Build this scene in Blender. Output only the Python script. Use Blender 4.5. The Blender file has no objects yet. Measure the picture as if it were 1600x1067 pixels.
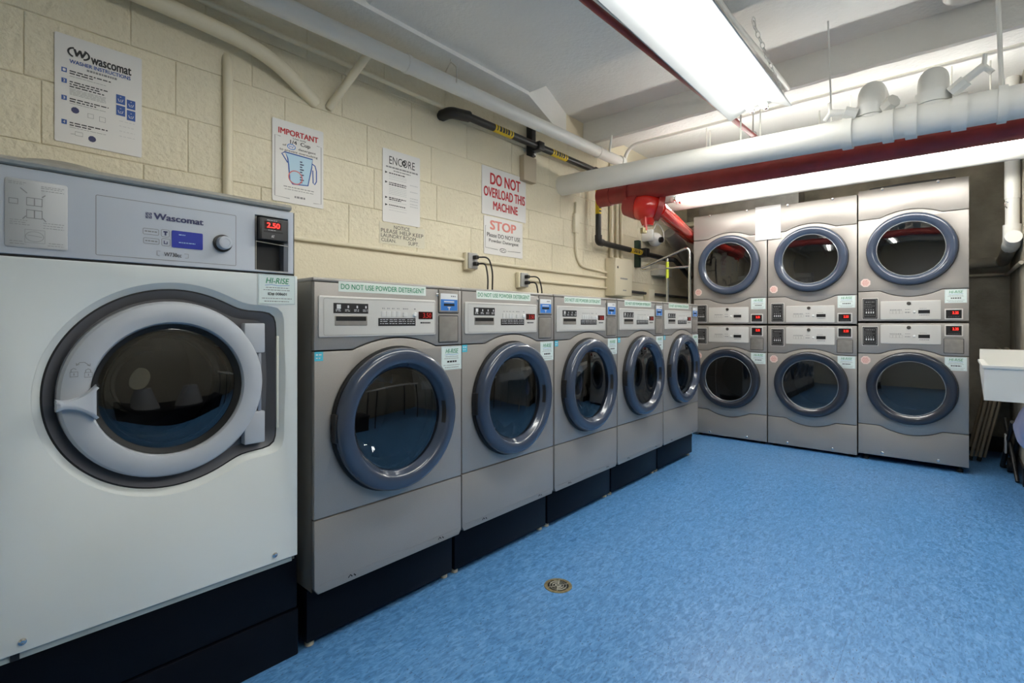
import bpy, bmesh, math, random
from mathutils import Vector, Matrix
R = random.Random(7)
PI = math.pi
scene = bpy.context.scene
COL = scene.collection

# ------------------------------------------------------------------ camera, world, exposure
F_PX, CAM_H, HORIZON = 786.0, 1.145, 503.5
YAW = math.atan(687 / 786.0)
cd = bpy.data.cameras.new('camera'); cam = bpy.data.objects.new('camera', cd); COL.objects.link(cam)
cd.sensor_width = 36; cd.lens = F_PX / 1600 * 36
cd.shift_y = (HORIZON - 533.5) / 1600
cd.clip_start = .02
cam.location = (0, 0, CAM_H); cam.rotation_euler = (PI / 2, 0, YAW)
scene.camera = cam
w = bpy.data.worlds.new('world'); scene.world = w; w.use_nodes = True
w.node_tree.nodes['Background'].inputs[0].default_value = (.9, .95, 1, 1)
w.node_tree.nodes['Background'].inputs[1].default_value = .02
vs = scene.view_settings
vs.view_transform = 'Standard'; vs.look = 'None'; vs.gamma = 1; vs.use_curve_mapping = False
vs.exposure = 1.15
STRIP_E = 20.0         # strip in front of the dryers
TUBE_E = 11.0          # emission of the fluorescent tubes
FILL_E = 17.0          # tubes of the added fill light outside the frame

# ------------------------------------------------------------------ materials
MATS = {}
def mat(name, col, rough=.5, metal=0., bump=0., bscale=60., var=0., vscale=8., emit=None, es=0., coat=0., spec=.5, col2=None, bdist=.002, detail=4.):
    if name in MATS: return MATS[name]
    m = bpy.data.materials.new(name); m.use_nodes = True; MATS[name] = m
    nt = m.node_tree; b = nt.nodes['Principled BSDF']
    b.inputs['Base Color'].default_value = (*col, 1); b.inputs['Roughness'].default_value = rough
    b.inputs['Metallic'].default_value = metal; b.inputs['Coat Weight'].default_value = coat
    b.inputs['Specular IOR Level'].default_value = spec
    if coat: b.inputs['Coat Roughness'].default_value = .06
    tc = nt.nodes.new('ShaderNodeTexCoord')
    if var:
        n = nt.nodes.new('ShaderNodeTexNoise'); n.inputs['Scale'].default_value = vscale; n.inputs['Detail'].default_value = detail
        r = nt.nodes.new('ShaderNodeValToRGB')
        c2 = col2 or tuple(max(0, c * (1 - var)) for c in col)
        r.color_ramp.elements[0].position = .35; r.color_ramp.elements[0].color = (*c2, 1)
        r.color_ramp.elements[1].position = .65; r.color_ramp.elements[1].color = (*col, 1)
        nt.links.new(tc.outputs['Object'], n.inputs['Vector']); nt.links.new(n.outputs['Fac'], r.inputs[0])
        nt.links.new(r.outputs[0], b.inputs['Base Color'])
    if bump:
        n = nt.nodes.new('ShaderNodeTexNoise'); n.inputs['Scale'].default_value = bscale; n.inputs['Detail'].default_value = 5
        bp = nt.nodes.new('ShaderNodeBump'); bp.inputs['Strength'].default_value = bump; bp.inputs['Distance'].default_value = bdist
        nt.links.new(tc.outputs['Object'], n.inputs['Vector']); nt.links.new(n.outputs['Fac'], bp.inputs['Height'])
        nt.links.new(bp.outputs[0], b.inputs['Normal'])
    if emit:
        b.inputs['Emission Color'].default_value = (*emit, 1); b.inputs['Emission Strength'].default_value = es
    return m
def glass_mat(name, tint, ior=1.5):
    m = bpy.data.materials.new(name); m.use_nodes = True; nt = m.node_tree; MATS[name] = m
    nt.nodes.remove(nt.nodes['Principled BSDF']); o = nt.nodes['Material Output']
    t = nt.nodes.new('ShaderNodeBsdfTransparent'); t.inputs[0].default_value = (*tint, 1)
    g = nt.nodes.new('ShaderNodeBsdfGlossy'); g.inputs['Roughness'].default_value = .015
    f = nt.nodes.new('ShaderNodeFresnel'); f.inputs[0].default_value = ior
    x = nt.nodes.new('ShaderNodeMixShader')
    nt.links.new(f.outputs[0], x.inputs[0]); nt.links.new(t.outputs[0], x.inputs[1]); nt.links.new(g.outputs[0], x.inputs[2])
    nt.links.new(x.outputs[0], o.inputs[0]); return m

M_block = mat('cream_block_paint', (.80, .735, .555), .55, bump=1.0, bscale=38, bdist=.010, var=.07, vscale=3.5, detail=6)
M_wallbase = mat('cream_mortar_paint', (.78, .71, .53), .6, bump=.6, bscale=70, bdist=.004)
M_ceil = mat('white_ceiling_paint', (.80, .79, .75), .6, bump=.7, bscale=40, bdist=.006, var=.06, vscale=2)
M_conc = mat('grey_brown_concrete', (.46, .42, .335), .85, bump=.9, bscale=30, bdist=.01, var=.35, vscale=4, detail=9)
M_paint = mat('white_pipe_paint', (.80, .79, .74), .4, bump=.25, bscale=40)
M_creampipe = mat('cream_pipe_paint', (.79, .725, .55), .45, bump=.3, bscale=50)
M_greypaint = mat('old_white_paint', (.70, .68, .62), .55, bump=.5, bscale=45, bdist=.004, var=.1)
M_red = mat('red_pipe_paint', (.36, .035, .03), .38, bump=.2, bscale=40, var=.25, vscale=9)
M_redgloss = mat('bright_red_valve_paint', (.62, .02, .012), .2, bump=.12, bscale=30, coat=.5)
M_gas = mat('black_iron_pipe', (.018, .017, .016), .42, bump=.2, bscale=80)
M_yellow = mat('yellow_tag', (.83, .58, .02), .5)
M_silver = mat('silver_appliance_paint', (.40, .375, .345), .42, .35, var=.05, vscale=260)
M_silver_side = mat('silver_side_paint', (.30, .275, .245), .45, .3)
M_panel = mat('light_silver_panel', (.70, .685, .645), .4, .2)
M_coin = mat('brushed_steel_door', (.42, .39, .35), .38, .6, var=.12, vscale=30)
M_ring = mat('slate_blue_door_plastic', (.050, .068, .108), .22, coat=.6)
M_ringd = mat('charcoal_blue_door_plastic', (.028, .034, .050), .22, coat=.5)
M_black = mat('black_plastic', (.012, .012, .013), .4)
M_blacklab = mat('black_printed_label', (.015, .014, .014), .45)
M_rubber = mat('black_rubber', (.012, .012, .012), .6)
M_plinth = mat('black_steel_plinth', (.003, .004, .008), .4, bump=.08, bscale=90, spec=.15)
M_drum = mat('drum_steel', (.30, .30, .31), .3, .9)
M_chrome = mat('chrome', (.78, .78, .78), .16, 1.0)
M_brass = mat('worn_brass', (.55, .47, .27), .35, .8, var=.4, vscale=60)
M_enamel = mat('white_enamel', (.80, .83, .80), .3, coat=.25)
M_bluegrey = mat('pale_blue_grey_plastic', (.55, .585, .64), .4)
M_bluegrey2 = mat('grey_door_plastic', (.50, .525, .56), .38)
M_dish = mat('dark_grey_gasket', (.13, .13, .14), .45)
M_steel = mat('brushed_steel_top', (.50, .475, .41), .35, .25, var=.1, vscale=80)
M_white = mat('white_plastic', (.82, .82, .80), .4)
M_paper = mat('white_paper', (.84, .84, .83), .6)
M_sign = mat('white_sign_board', (.76, .75, .73), .38)
M_notice = mat('cream_notice_paper', (.72, .68, .54), .6)
M_redink = mat('red_ink', (.50, .012, .02), .5)
M_blackink = mat('black_ink', (.02, .02, .022), .5)
M_greyink = mat('grey_ink', (.25, .25, .25), .5)
M_blueink = mat('blue_ink', (.02, .09, .36), .5)
M_navyink = mat('navy_ink', (.03, .035, .12), .5)
M_greenink = mat('green_ink', (.01, .30, .12), .5)
M_strip = mat('mint_label_stock', (.80, .87, .80), .5)
M_label = mat('pale_label_stock', (.74, .84, .81), .5)
M_pink = mat('pale_pink_label', (.80, .62, .56), .5)
M_pinkink = mat('pink_red_ink', (.62, .18, .14), .5)
M_cyan = mat('cyan_label', (.08, .52, .66), .5)
M_lblue = mat('light_blue_print', (.45, .66, .80), .5)
M_cardblue = mat('card_reader_blue', (.05, .22, .62), .35)
M_bluescr = mat('blue_lcd', (.014, .028, .27), .25, emit=(.03, .06, .55), es=.05)
M_reddig = mat('red_led_digits', (.7, .02, .02), .3, emit=(1., .03, .02), es=1.0)
M_dkred = mat('dark_red_led_window', (.022, .005, .004), .2, emit=(.25, .01, .01), es=.02)
M_whiteink = mat('white_ink', (.75, .75, .75), .5)
M_key = mat('key_silver', (.70, .69, .66), .4)
M_slot = mat('slot_black', (.004, .004, .004), .5)
M_tan = mat('tan_chair_enamel', (.36, .29, .20), .45, .1)
M_brown = mat('brown_seat_enamel', (.16, .11, .075), .5)
M_woodtan = mat('tan_wood_block', (.55, .47, .34), .6, bump=.3, bscale=30)
M_green = mat('dark_green_strut', (.03, .06, .045), .4, .3)
M_duct = mat('galvanised_duct', (.42, .41, .39), .4, .7, var=.2, vscale=10)
M_darkduct = mat('dark_duct', (.05, .05, .05), .6)
M_bag = mat('lavender_plastic_bag', (.52, .53, .72), .3, coat=.2)
M_yg = mat('lime_tag', (.62, .72, .05), .5)
M_reflector = mat('dusty_white_reflector', (.46, .475, .47), .5)
M_filltube = mat('fill_light_tube', (1, 1, 1), .4, emit=(1.0, .985, .93), es=FILL_E)
M_stube = mat('strip_fluorescent_tube', (1, 1, 1), .4, emit=(1.0, .985, .93), es=STRIP_E)
M_tube = mat('fluorescent_tube', (1, 1, 1), .4, emit=(1.0, .985, .93), es=TUBE_E)
M_grey = mat('grey_outlet_plastic', (.42, .42, .41), .45)
M_board = mat('sink_white_plastic', (.84, .84, .80), .35)
M_glass = glass_mat('door_glass', (.34, .35, .36), 2.0)
M_bowl = glass_mat('inner_glass_bowl', (.62, .62, .62), 1.35)

def floor_mat():
    m = bpy.data.materials.new('blue_vinyl_tile'); m.use_nodes = True; nt = m.node_tree; b = nt.nodes['Principled BSDF']
    N = nt.nodes.new; LK = nt.links.new
    tc = N('ShaderNodeTexCoord'); oi = N('ShaderNodeObjectInfo')
    add = N('ShaderNodeVectorMath'); add.operation = 'ADD'
    geo = N('ShaderNodeNewGeometry')
    big = N('ShaderNodeTexNoise'); big.inputs['Scale'].default_value = 1.6; big.inputs['Detail'].default_value = 3
    mid = N('ShaderNodeTexNoise'); mid.inputs['Scale'].default_value = 62; mid.inputs['Detail'].default_value = 6; mid.inputs['Distortion'].default_value = 1.2
    mp = N('ShaderNodeMapping'); mp.inputs['Rotation'].default_value = (0, 0, .7); mp.inputs['Scale'].default_value = (1, .38, 1)
    LK(geo.outputs['Position'], big.inputs['Vector']); LK(geo.outputs['Position'], mp.inputs['Vector']); LK(mp.outputs[0], mid.inputs['Vector'])
    r1 = N('ShaderNodeValToRGB')
    e = r1.color_ramp.elements; e[0].position = .30; e[0].color = (.055, .20, .46, 1); e[1].position = .72; e[1].color = (.19, .42, .74, 1)
    x = e.new(.5); x.color = (.105, .30, .62, 1)
    LK(mid.outputs['Fac'], r1.inputs[0])
    sp = N('ShaderNodeTexNoise'); sp.inputs['Scale'].default_value = 160; sp.inputs['Detail'].default_value = 2
    LK(mp.outputs[0], sp.inputs['Vector'])
    r3 = N('ShaderNodeValToRGB'); e = r3.color_ramp.elements; e[0].position = .62; e[0].color = (0, 0, 0, 1); e[1].position = .69; e[1].color = (1, 1, 1, 1)
    LK(sp.outputs['Fac'], r3.inputs[0])
    m2 = N('ShaderNodeMix'); m2.data_type = 'RGBA'; m2.inputs[7].default_value = (.05, .13, .30, 1)
    LK(r3.outputs[0], m2.inputs[0]); LK(r1.outputs[0], m2.inputs[6])
    hs = N('ShaderNodeHueSaturation'); ma = N('ShaderNodeMath'); ma.operation = 'MULTIPLY_ADD'; ma.inputs[1].default_value = .05; ma.inputs[2].default_value = .975
    LK(oi.outputs['Random'], ma.inputs[0]); LK(ma.outputs[0], hs.inputs['Value']); LK(m2.outputs[2], hs.inputs['Color'])
    LK(hs.outputs[0], b.inputs['Base Color'])
    rr = N('ShaderNodeMapRange'); rr.inputs[1].default_value = .3; rr.inputs[2].default_value = .7; rr.inputs[3].default_value = .31; rr.inputs[4].default_value = .33
    LK(big.outputs['Fac'], rr.inputs[0]); LK(rr.outputs[0], b.inputs['Roughness'])
    b.inputs['Specular IOR Level'].default_value = .45
    bp = N('ShaderNodeBump'); bp.inputs['Strength'].default_value = .12; bp.inputs['Distance'].default_value = .002
    LK(mid.outputs['Fac'], bp.inputs['Height']); LK(bp.outputs[0], b.inputs['Normal'])
    return m
M_floor = floor_mat()

# ------------------------------------------------------------------ helpers
def link(name, me, m, parent=None, smooth=None):
    if m is not None:
        me.materials.clear(); me.materials.append(m)
    me.name = name
    o = bpy.data.objects.new(name, me); COL.objects.link(o)
    if parent is not None: o.parent = parent
    if smooth is not None:
        for p in me.polygons: p.use_smooth = True
        try: me.set_sharp_from_angle(angle=math.radians(smooth))
        except Exception: pass
    return o
def tag(o, label, cat, group=None):
    o['label'] = label; o['category'] = cat
    if group: o['group'] = group
    return o
def struct(o): o['kind'] = 'structure'; return o
def thing(name, label, cat, loc=(0, 0, 0), rz=0, group=None):
    o = bpy.data.objects.new(name, None); COL.objects.link(o); o.empty_display_size = .1
    o.location = loc; o.rotation_euler = (0, 0, rz); return tag(o, label, cat, group)
def copy_tree(o, parent=None):
    c = o.copy(); COL.objects.link(c); c.parent = parent
    for ch in [x for x in o.children]: copy_tree(ch, c)
    return c
def bm2me(bm, name='m'):
    bmesh.ops.recalc_face_normals(bm, faces=bm.faces)
    me = bpy.data.meshes.new(name); bm.to_mesh(me); bm.free(); return me
def box(bm, x0, x1, y0, y1, z0, z1, bev=0., seg=2):
    vs_ = [bm.verts.new((x, y, z)) for x in (x0, x1) for y in (y0, y1) for z in (z0, z1)]
    fs = [bm.faces.new([vs_[i] for i in f]) for f in ((0, 1, 3, 2), (4, 6, 7, 5), (0, 4, 5, 1), (2, 3, 7, 6), (0, 2, 6, 4), (1, 5, 7, 3))]
    if bev > 0:
        es = list({e for f in fs for e in f.edges})
        bmesh.ops.bevel(bm, geom=es, offset=bev, segments=seg, affect='EDGES', profile=.5)
    return fs
def boxme(*a, **k):
    bm = bmesh.new(); box(bm, *a, **k); return bm2me(bm)
def B(name, parent, m, x0, x1, y0, y1, z0, z1, bev=0., seg=2):
    return link(name, boxme(x0, x1, y0, y1, z0, z1, bev=bev, seg=seg), m, parent, 35 if bev else None)
def prism(bm, poly, z0, z1):
    lo = [bm.verts.new((x, y, z0)) for x, y in poly]; hi = [bm.verts.new((x, y, z1)) for x, y in poly]
    bm.faces.new(lo[::-1]); bm.faces.new(hi); n = len(poly)
    for i in range(n): bm.faces.new((lo[i], lo[(i + 1) % n], hi[(i + 1) % n], hi[i]))
def lathe(bm, prof, c, axis='y-', seg=48, close=False):
    """prof: (r, h); axis 'y-': h is out of the front (towards -y), circle in xz; 'z': h is up."""
    rings = []
    for r, h in prof:
        if r < 1e-6:
            p = (c[0], c[1] - h, c[2]) if axis == 'y-' else (c[0], c[1], c[2] + h) if axis == 'z' else (c[0] + h, c[1], c[2])
            rings.append([bm.verts.new(p)]); continue
        ring = []
        for i in range(seg):
            a = 2 * PI * i / seg; u, v = r * math.cos(a), r * math.sin(a)
            p = (c[0] + u, c[1] - h, c[2] + v) if axis == 'y-' else (c[0] + u, c[1] + v, c[2] + h) if axis == 'z' else (c[0] + h, c[1] + u, c[2] + v)
            ring.append(bm.verts.new(p))
        rings.append(ring)
    for a, b in zip(rings, rings[1:]):
        for i in range(seg):
            j = (i + 1) % seg
            if len(a) == 1 and len(b) == 1: break
            if len(a) == 1: bm.faces.new((a[0], b[i], b[j]))
            elif len(b) == 1: bm.faces.new((a[i], b[0], a[j]))
            else: bm.faces.new((a[i], b[i], b[j], a[j]))
def LA(name, parent, m, prof, c, axis='y-', seg=48, smooth=30):
    bm = bmesh.new(); lathe(bm, prof, c, axis, seg); return link(name, bm2me(bm), m, parent, smooth)
def fillet(pts, r, n=6):
    pts = [Vector(p) for p in pts]; out = [pts[0]]
    for a, b, c in zip(pts, pts[1:], pts[2:]):
        d1 = (a - b); d2 = (c - b); rr = min(r, d1.length * .49, d2.length * .49)
        p0 = b + d1.normalized() * rr; p1 = b + d2.normalized() * rr
        for i in range(n + 1):
            t = i / n; out.append(p0 * (1 - t) ** 2 + b * 2 * t * (1 - t) + p1 * t ** 2)
    out.append(pts[-1]); return out
def tube(bm, pts, r, seg=12, closed=False):
    pts = [Vector(p) for p in pts]; n = len(pts); rings = []
    up = None
    rs = r if isinstance(r, (list, tuple)) else [r] * n
    for i, p in enumerate(pts):
        if closed: t = pts[(i + 1) % n] - pts[i - 1]
        else: t = pts[min(i + 1, n - 1)] - pts[max(i - 1, 0)]
        t.normalize()
        if up is None:
            up = Vector((0, 0, 1)) if abs(t.z) < .9 else Vector((1, 0, 0))
        up = (up - t * up.dot(t)).normalized(); s = t.cross(up)
        rings.append([bm.verts.new(p + (up * math.cos(2 * PI * k / seg) + s * math.sin(2 * PI * k / seg)) * rs[i]) for k in range(seg)])
    pairs = list(zip(rings, rings[1:])) + ([(rings[-1], rings[0])] if closed else [])
    for a, b in pairs:
        for k in range(seg): bm.faces.new((a[k], a[(k + 1) % seg], b[(k + 1) % seg], b[k]))
    if not closed: bm.faces.new(rings[0][::-1]); bm.faces.new(rings[-1])
def T(name, parent, m, pts, r, seg=14, fil=0., closed=False):
    bm = bmesh.new(); tube(bm, fillet(pts, fil) if fil else pts, r, seg, closed); return link(name, bm2me(bm), m, parent, 40)
def plate_me(loops, y, th, bev=0.):
    """flat plate in local xz, front face at y (towards -y), thickness th; loops[1:] are holes"""
    cu = bpy.data.curves.new('c', 'CURVE'); cu.dimensions = '2D'; cu.fill_mode = 'BOTH'
    cu.extrude = max(th / 2 - bev, 1e-5); cu.bevel_depth = bev; cu.bevel_resolution = 1; cu.offset = -bev
    for lp in loops:
        s = cu.splines.new('POLY'); s.points.add(len(lp) - 1); s.use_cyclic_u = True
        for p, (x, z) in zip(s.points, lp): p.co = (x, z, 0, 1)
    o = bpy.data.objects.new('c', cu); me = bpy.data.meshes.new_from_object(o)
    bpy.data.objects.remove(o); bpy.data.curves.remove(cu)
    for v in me.vertices:
        x, z, h = v.co; v.co = (x, y + th / 2 - h, z)
    bm = bmesh.new(); bm.from_mesh(me); bmesh.ops.remove_doubles(bm, verts=bm.verts, dist=1e-6); bmesh.ops.recalc_face_normals(bm, faces=bm.faces); bm.to_mesh(me); bm.free()
    me.materials.clear(); return me
def PL(name, parent, m, loops, y, th, bev=0.): return link(name, plate_me(loops, y, th, bev), m, parent, 35 if bev else None)
def rrect(x0, x1, z0, z1, r=0., n=5):
    if r <= 0: return [(x0, z0), (x1, z0), (x1, z1), (x0, z1)]
    out = []
    for cx, cz, a0 in ((x1 - r, z0 + r, -PI / 2), (x1 - r, z1 - r, 0), (x0 + r, z1 - r, PI / 2), (x0 + r, z0 + r, PI)):
        for i in range(n + 1):
            a = a0 + PI / 2 * i / n; out.append((cx + r * math.cos(a), cz + r * math.sin(a)))
    return out
def circle(cx, cz, r, n=64): return [(cx + r * math.cos(2 * PI * i / n), cz + r * math.sin(2 * PI * i / n)) for i in range(n)]
TXT = {}
def text_raw(s, bold):
    k = (s, bold)
    if k not in TXT:
        cu = bpy.data.curves.new('t', 'FONT'); cu.body = s; cu.size = 1; cu.resolution_u = 3
        cu.fill_mode = 'BOTH'; o = bpy.data.objects.new('t', cu); me = bpy.data.meshes.new_from_object(o)
        V = [tuple(v.co) for v in me.vertices]; F = [tuple(p.vertices) for p in me.polygons]
        bpy.data.objects.remove(o); bpy.data.curves.remove(cu); bpy.data.meshes.remove(me)
        xs = [v[0] for v in V]; ys = [v[1] for v in V]; TXT[k] = (V, F, min(xs), max(xs), min(ys), max(ys))
    return TXT[k]
def text(name, parent, m, s, x0, x1, z0, z1, y=-.001, bold=0., shear=0.):
    V0, F0, ax, bx_, ay, by = text_raw(s, 0.); V, F = [], []
    # heavier strokes: the glyphs repeated with small shifts
    for dx, dz in (((0, 0),) if bold <= .004 else ((-bold, -bold * .5), (bold, -bold * .5), (bold, bold * .5), (-bold, bold * .5))):
        k = len(V); V += [(v[0] + dx, v[1] + dz, -.00016 * (k // len(V0))) for v in V0]; F += [tuple(i + k for i in f) for f in F0]
    sx = (x1 - x0) / (bx_ - ax); sz = (z1 - z0) / (by - ay)
    me = bpy.data.meshes.new(name)
    me.from_pydata([(x0 + (v[0] - ax) * sx + shear * (v[1] - ay) * sz, y + v[2], z0 + (v[1] - ay) * sz) for v in V], [], F)
    return link(name, me, m, parent)
def quads(name, parent, m, rects, y=-.001):
    V = []; Fc = []
    for x0, x1, z0, z1 in rects:
        n = len(V); V += [(x0, y, z0), (x1, y, z0), (x1, y, z1), (x0, y, z1)]; Fc.append((n, n + 1, n + 2, n + 3))
    me = bpy.data.meshes.new(name); me.from_pydata(V, [], Fc); return link(name, me, m, parent)
def words(x0, x1, z, h, lo=.006, hi=.02, gap=.0035):
    out = []; x = x0
    while x < x1:
        w_ = R.uniform(lo, hi); e = min(x + w_, x1); out.append((x, e, z, z + h)); x = e + gap
    return out
def greek(parent, m, rows, y=-.001, lo=.006, hi=.02, gap=.0035, name='fine_print'):
    rc = []
    for x0, x1, z, h in rows: rc += words(x0, x1, z, h, lo, hi, gap)
    o = quads(name, parent, m, rc, y); o['kind'] = 'stuff'; return o
def stroke(bm, pts, wd, y=-.001, closed=False):
    pts = [Vector(p) for p in pts]; n = len(pts); L = []; Rr = []
    for i, p in enumerate(pts):
        if closed: t = pts[(i + 1) % n] - pts[i - 1]
        else: t = pts[min(i + 1, n - 1)] - pts[max(i - 1, 0)]
        t.normalize(); nn = Vector((-t.y, t.x)) * wd / 2
        L.append(bm.verts.new((p.x + nn.x, y, p.y + nn.y))); Rr.append(bm.verts.new((p.x - nn.x, y, p.y - nn.y)))
    for i in range(n if closed else n - 1):
        j = (i + 1) % n; bm.faces.new((L[i], L[j], Rr[j], Rr[i]))
def S(name, parent, m, strokes, wd, y=-.001):
    bm = bmesh.new()
    for s in strokes:
        pts, cl = (s if isinstance(s, tuple) else (s, False)); stroke(bm, pts, wd, y, cl)
    return link(name, bm2me(bm), m, parent)

# ------------------------------------------------------------------ the room
XL, YB, XR, YJ, XO, YN = -2.5, 6.2, .385, 4.97, 2.7, -1.7     # left wall, back wall, alcove right wall, jog wall, opposite wall, near wall
ZC, ZB = 2.94, 2.735
fl = struct(link('floor', boxme(XL - .2, XO + .2, YN - .2, YB + .2, -.12, -.004), mat('dark_tile_joint', (.13, .29, .54), .5)))
TS = .3048
tile_me = boxme(0, TS - .0006, 0, TS - .0006, -.004, 0); tile_me.materials.append(M_floor)
for i in range(-6, 2):
    for j in range(-2, 19):
        x, y = i * TS + .02, j * TS + .11
        if x < -1.95 or x > .4 or y > 5.9: continue
        t = bpy.data.objects.new('floor_tile', tile_me); COL.objects.link(t); t.location = (x, y, 0); t.parent = fl
# rest of the floor as one sheet at the same level
bm = bmesh.new(); x1 = 1 * TS + .02 + TS; y0, y1 = -2 * TS + .11, 18 * TS + .11 + TS
y1 = .11 + TS * 19; y1 = 5.9
x0 = -6 * TS + .02
box(bm, XL, x0 - .0006, YN, YB, -.0045, -.0002); box(bm, x1, XO, YN, YB, -.0045, -.0002); box(bm, x0, x1, YN, y0 - .0006, -.0045, -.0002)
link('floor_sheet', bm2me(bm), M_floor, fl)

wl = struct(link('wall_left', boxme(XL - .2, XL - .005, YN - .2, YB + .2, 0, 3.1), M_wallbase))
CH, CL = .234, .468
bvar = []
for k in range(4):
    bm = bmesh.new(); box(bm, 0, .012, .0012, CL - .0012, .0012, CH - .0012, bev=.0035, seg=2)
    for v in bm.verts:
        if v.co.x > .008: v.co.x += R.uniform(-.0012, .0008)
    bvar.append(link('b', bm2me(bm), M_block)); 
bmes = [o.data for o in bvar]
for o in bvar: bpy.data.objects.remove(o)
for c in range(-2, 4):
    zb = 2.03 + (c - 0) * CH - CH * 1
    off = {0: .205, 1: .517, -1: .251, -2: .09, 2: .32, 3: .5}[c]
    j = -1
    while True:
        y = off - CL + j * CL + CL
        j += 1
        if y > YB: break
        zz = zb + CH
        if zz > 2.72: continue
        o = bpy.data.objects.new('block', bmes[R.randrange(4)]); COL.objects.link(o)
        o.location = (XL - .012, y, zz); o.parent = wl
wb = struct(link('wall_back', boxme(XL - .2, XR + .2, YB, YB + .2, 0, 3.1), M_conc))
wr = struct(link('wall_right', boxme(XR, XR + .2, YJ, YB, 0, 3.1), M_conc))
wj = struct(link('wall_sink', boxme(XR + .2, XO + .2, YJ, YJ + .2, 0, 3.1), M_greypaint))
wo = struct(link('wall_opposite', boxme(XO, XO + .2, YN - .2, YJ, 0, 3.1), mat('opposite_wall_paint', (.36, .33, .26), .6, bump=.4)))
wn = struct(link('wall_near', boxme(XL - .2, XO + .2, YN - .2, YN, 0, 3.1), M_wallbase))
bb = struct(link('baseboard_back', boxme(.10, XR, YB - .012, YB, 0, .13), M_black))
bb2 = struct(link('baseboard_right', boxme(XR - .012, XR, YJ, YB - .012, 0, .13), M_black))
# poured ceiling: slab, wide drop beam, narrow beam, wall strip with a slanted end
ce = struct(link('ceiling', boxme(XL - .2, XO + .2, YN - .2, YB + .2, ZC, ZC + .2), M_ceil))
def beam(y0, y1, z, lip=0):
    bm = bmesh.new(); n = 60
    # slightly uneven poured lower edges
    prev = None
    for i in range(n + 1):
        x = XL + (XO - XL) * i / n; a = R.uniform(-.006, .006); b_ = R.uniform(-.004, .004)
        ring = [bm.verts.new((x, y0 + .008, ZC + .01)), bm.verts.new((x, y0 + a * .5, z + .012 + b_)), bm.verts.new((x, y0 + .018 + a, z + b_ * .5)), bm.verts.new((x, y1 - .012, z)), bm.verts.new((x, y1, z + .012)), bm.verts.new((x, y1, ZC + .01))]
        if prev:
            for k in range(5): bm.faces.new((prev[k], prev[k + 1], ring[k + 1], ring[k]))
        prev = ring
    return struct(link('ceiling_beam', bm2me(bm), M_ceil, None, 30))
beam(1.41, 2.72, ZB + .005); beam(3.83, 4.06, ZB - .005); beam(-.9, -.5, ZB)
bm = bmesh.new(); prism(bm, [(XL, YN), (XL + .3, YN), (XL + .3, 2.69), (XL, 3.57)], 2.715, ZC + .01)
struct(link('ceiling_beam', bm2me(bm), M_ceil))

# ------------------------------------------------------------------ fluorescent fixtures
def chain(bm, a, b, lk=.045):
    a, b = Vector(a), Vector(b); n = max(2, int((b - a).length / (lk * .8))); d = (b - a).normalized()
    s0 = d.orthogonal().normalized(); s1 = d.cross(s0)
    for i in range(n):
        c = a + (b - a) * ((i + .5) / n); s = s0 if i % 2 else s1
        pts = [c + d * (lk * .5 * math.cos(t)) + s * (lk * .24 * math.sin(t)) for t in [2 * PI * k / 10 for k in range(10)]]
        tube(bm, pts, .0026, 5, True)
def tube_part(parent, name, c0, c1, r=.0165, m=None):
    o = T(name, parent, m or M_tube, [c0, c1], r, 14)
    a, b = Vector(c0), Vector(c1); d = (b - a).normalized()
    T('end_cap', o, M_chrome, [a - d * .004, a + d * .022], r * 1.04, 14); T('end_cap', o, M_chrome, [b - d * .022, b + d * .004], r * 1.04, 14)
    return o
# fixture over the aisle, hung on chains; reflector with its length along y
FX, FZ, FY0, FY1 = -.905, 2.45, .93, 3.40
f1 = thing('hanging_light_fixture', 'long white two-tube fluorescent fixture hung on chains above the aisle', 'light fixture', (FX, FY0, FZ))
L_ = FY1 - FY0
bm = bmesh.new()
prof = [(-.18, .0), (-.178, .006), (-.075, .058), (-.07, .105), (.07, .105), (.075, .058), (.178, .006), (.18, 0), (.174, 0), (.068, .052), (-.068, .052), (-.174, 0)]
r0 = [bm.verts.new((x, 0, z)) for x, z in prof]; r1 = [bm.verts.new((x, L_, z)) for x, z in prof]
n = len(prof)
for i in range(n): bm.faces.new((r0[i], r0[(i + 1) % n], r1[(i + 1) % n], r1[i]))
bm.faces.new(r0[::-1]); bm.faces.new(r1)
link('reflector', bm2me(bm), M_reflector, f1)
for s in (-1, 1):
    tube_part(f1, 'fluorescent_tube', (s * .040, .04, .024), (s * .040, L_ - .04, .024), .019)
    for yy in (.008, L_ - .034): B('lamp_holder', f1, M_white, s * .040 - .012, s * .040 + .012, yy, yy + .026, .012, .055, .003)
for cx, cy, tx, ty in ((.10, L_ - .55, .13, L_ - .85), (.10, L_ - .55, .15, L_ - .04), (-.1, .5, -.1, .5)):
    bm = bmesh.new()
    if tx == .15: chain(bm, (cx + .02, cy, .26), (tx, ty, .03))
    elif tx == .13: chain(bm, (cx + .02, cy, .26), (cx + .02, cy - .02, ZC - FZ if 0 else .285))
    else: chain(bm, (cx, cy, .10), (cx, cy, ZC - FZ))
    link('chain', bm2me(bm), M_paint, f1)
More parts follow.
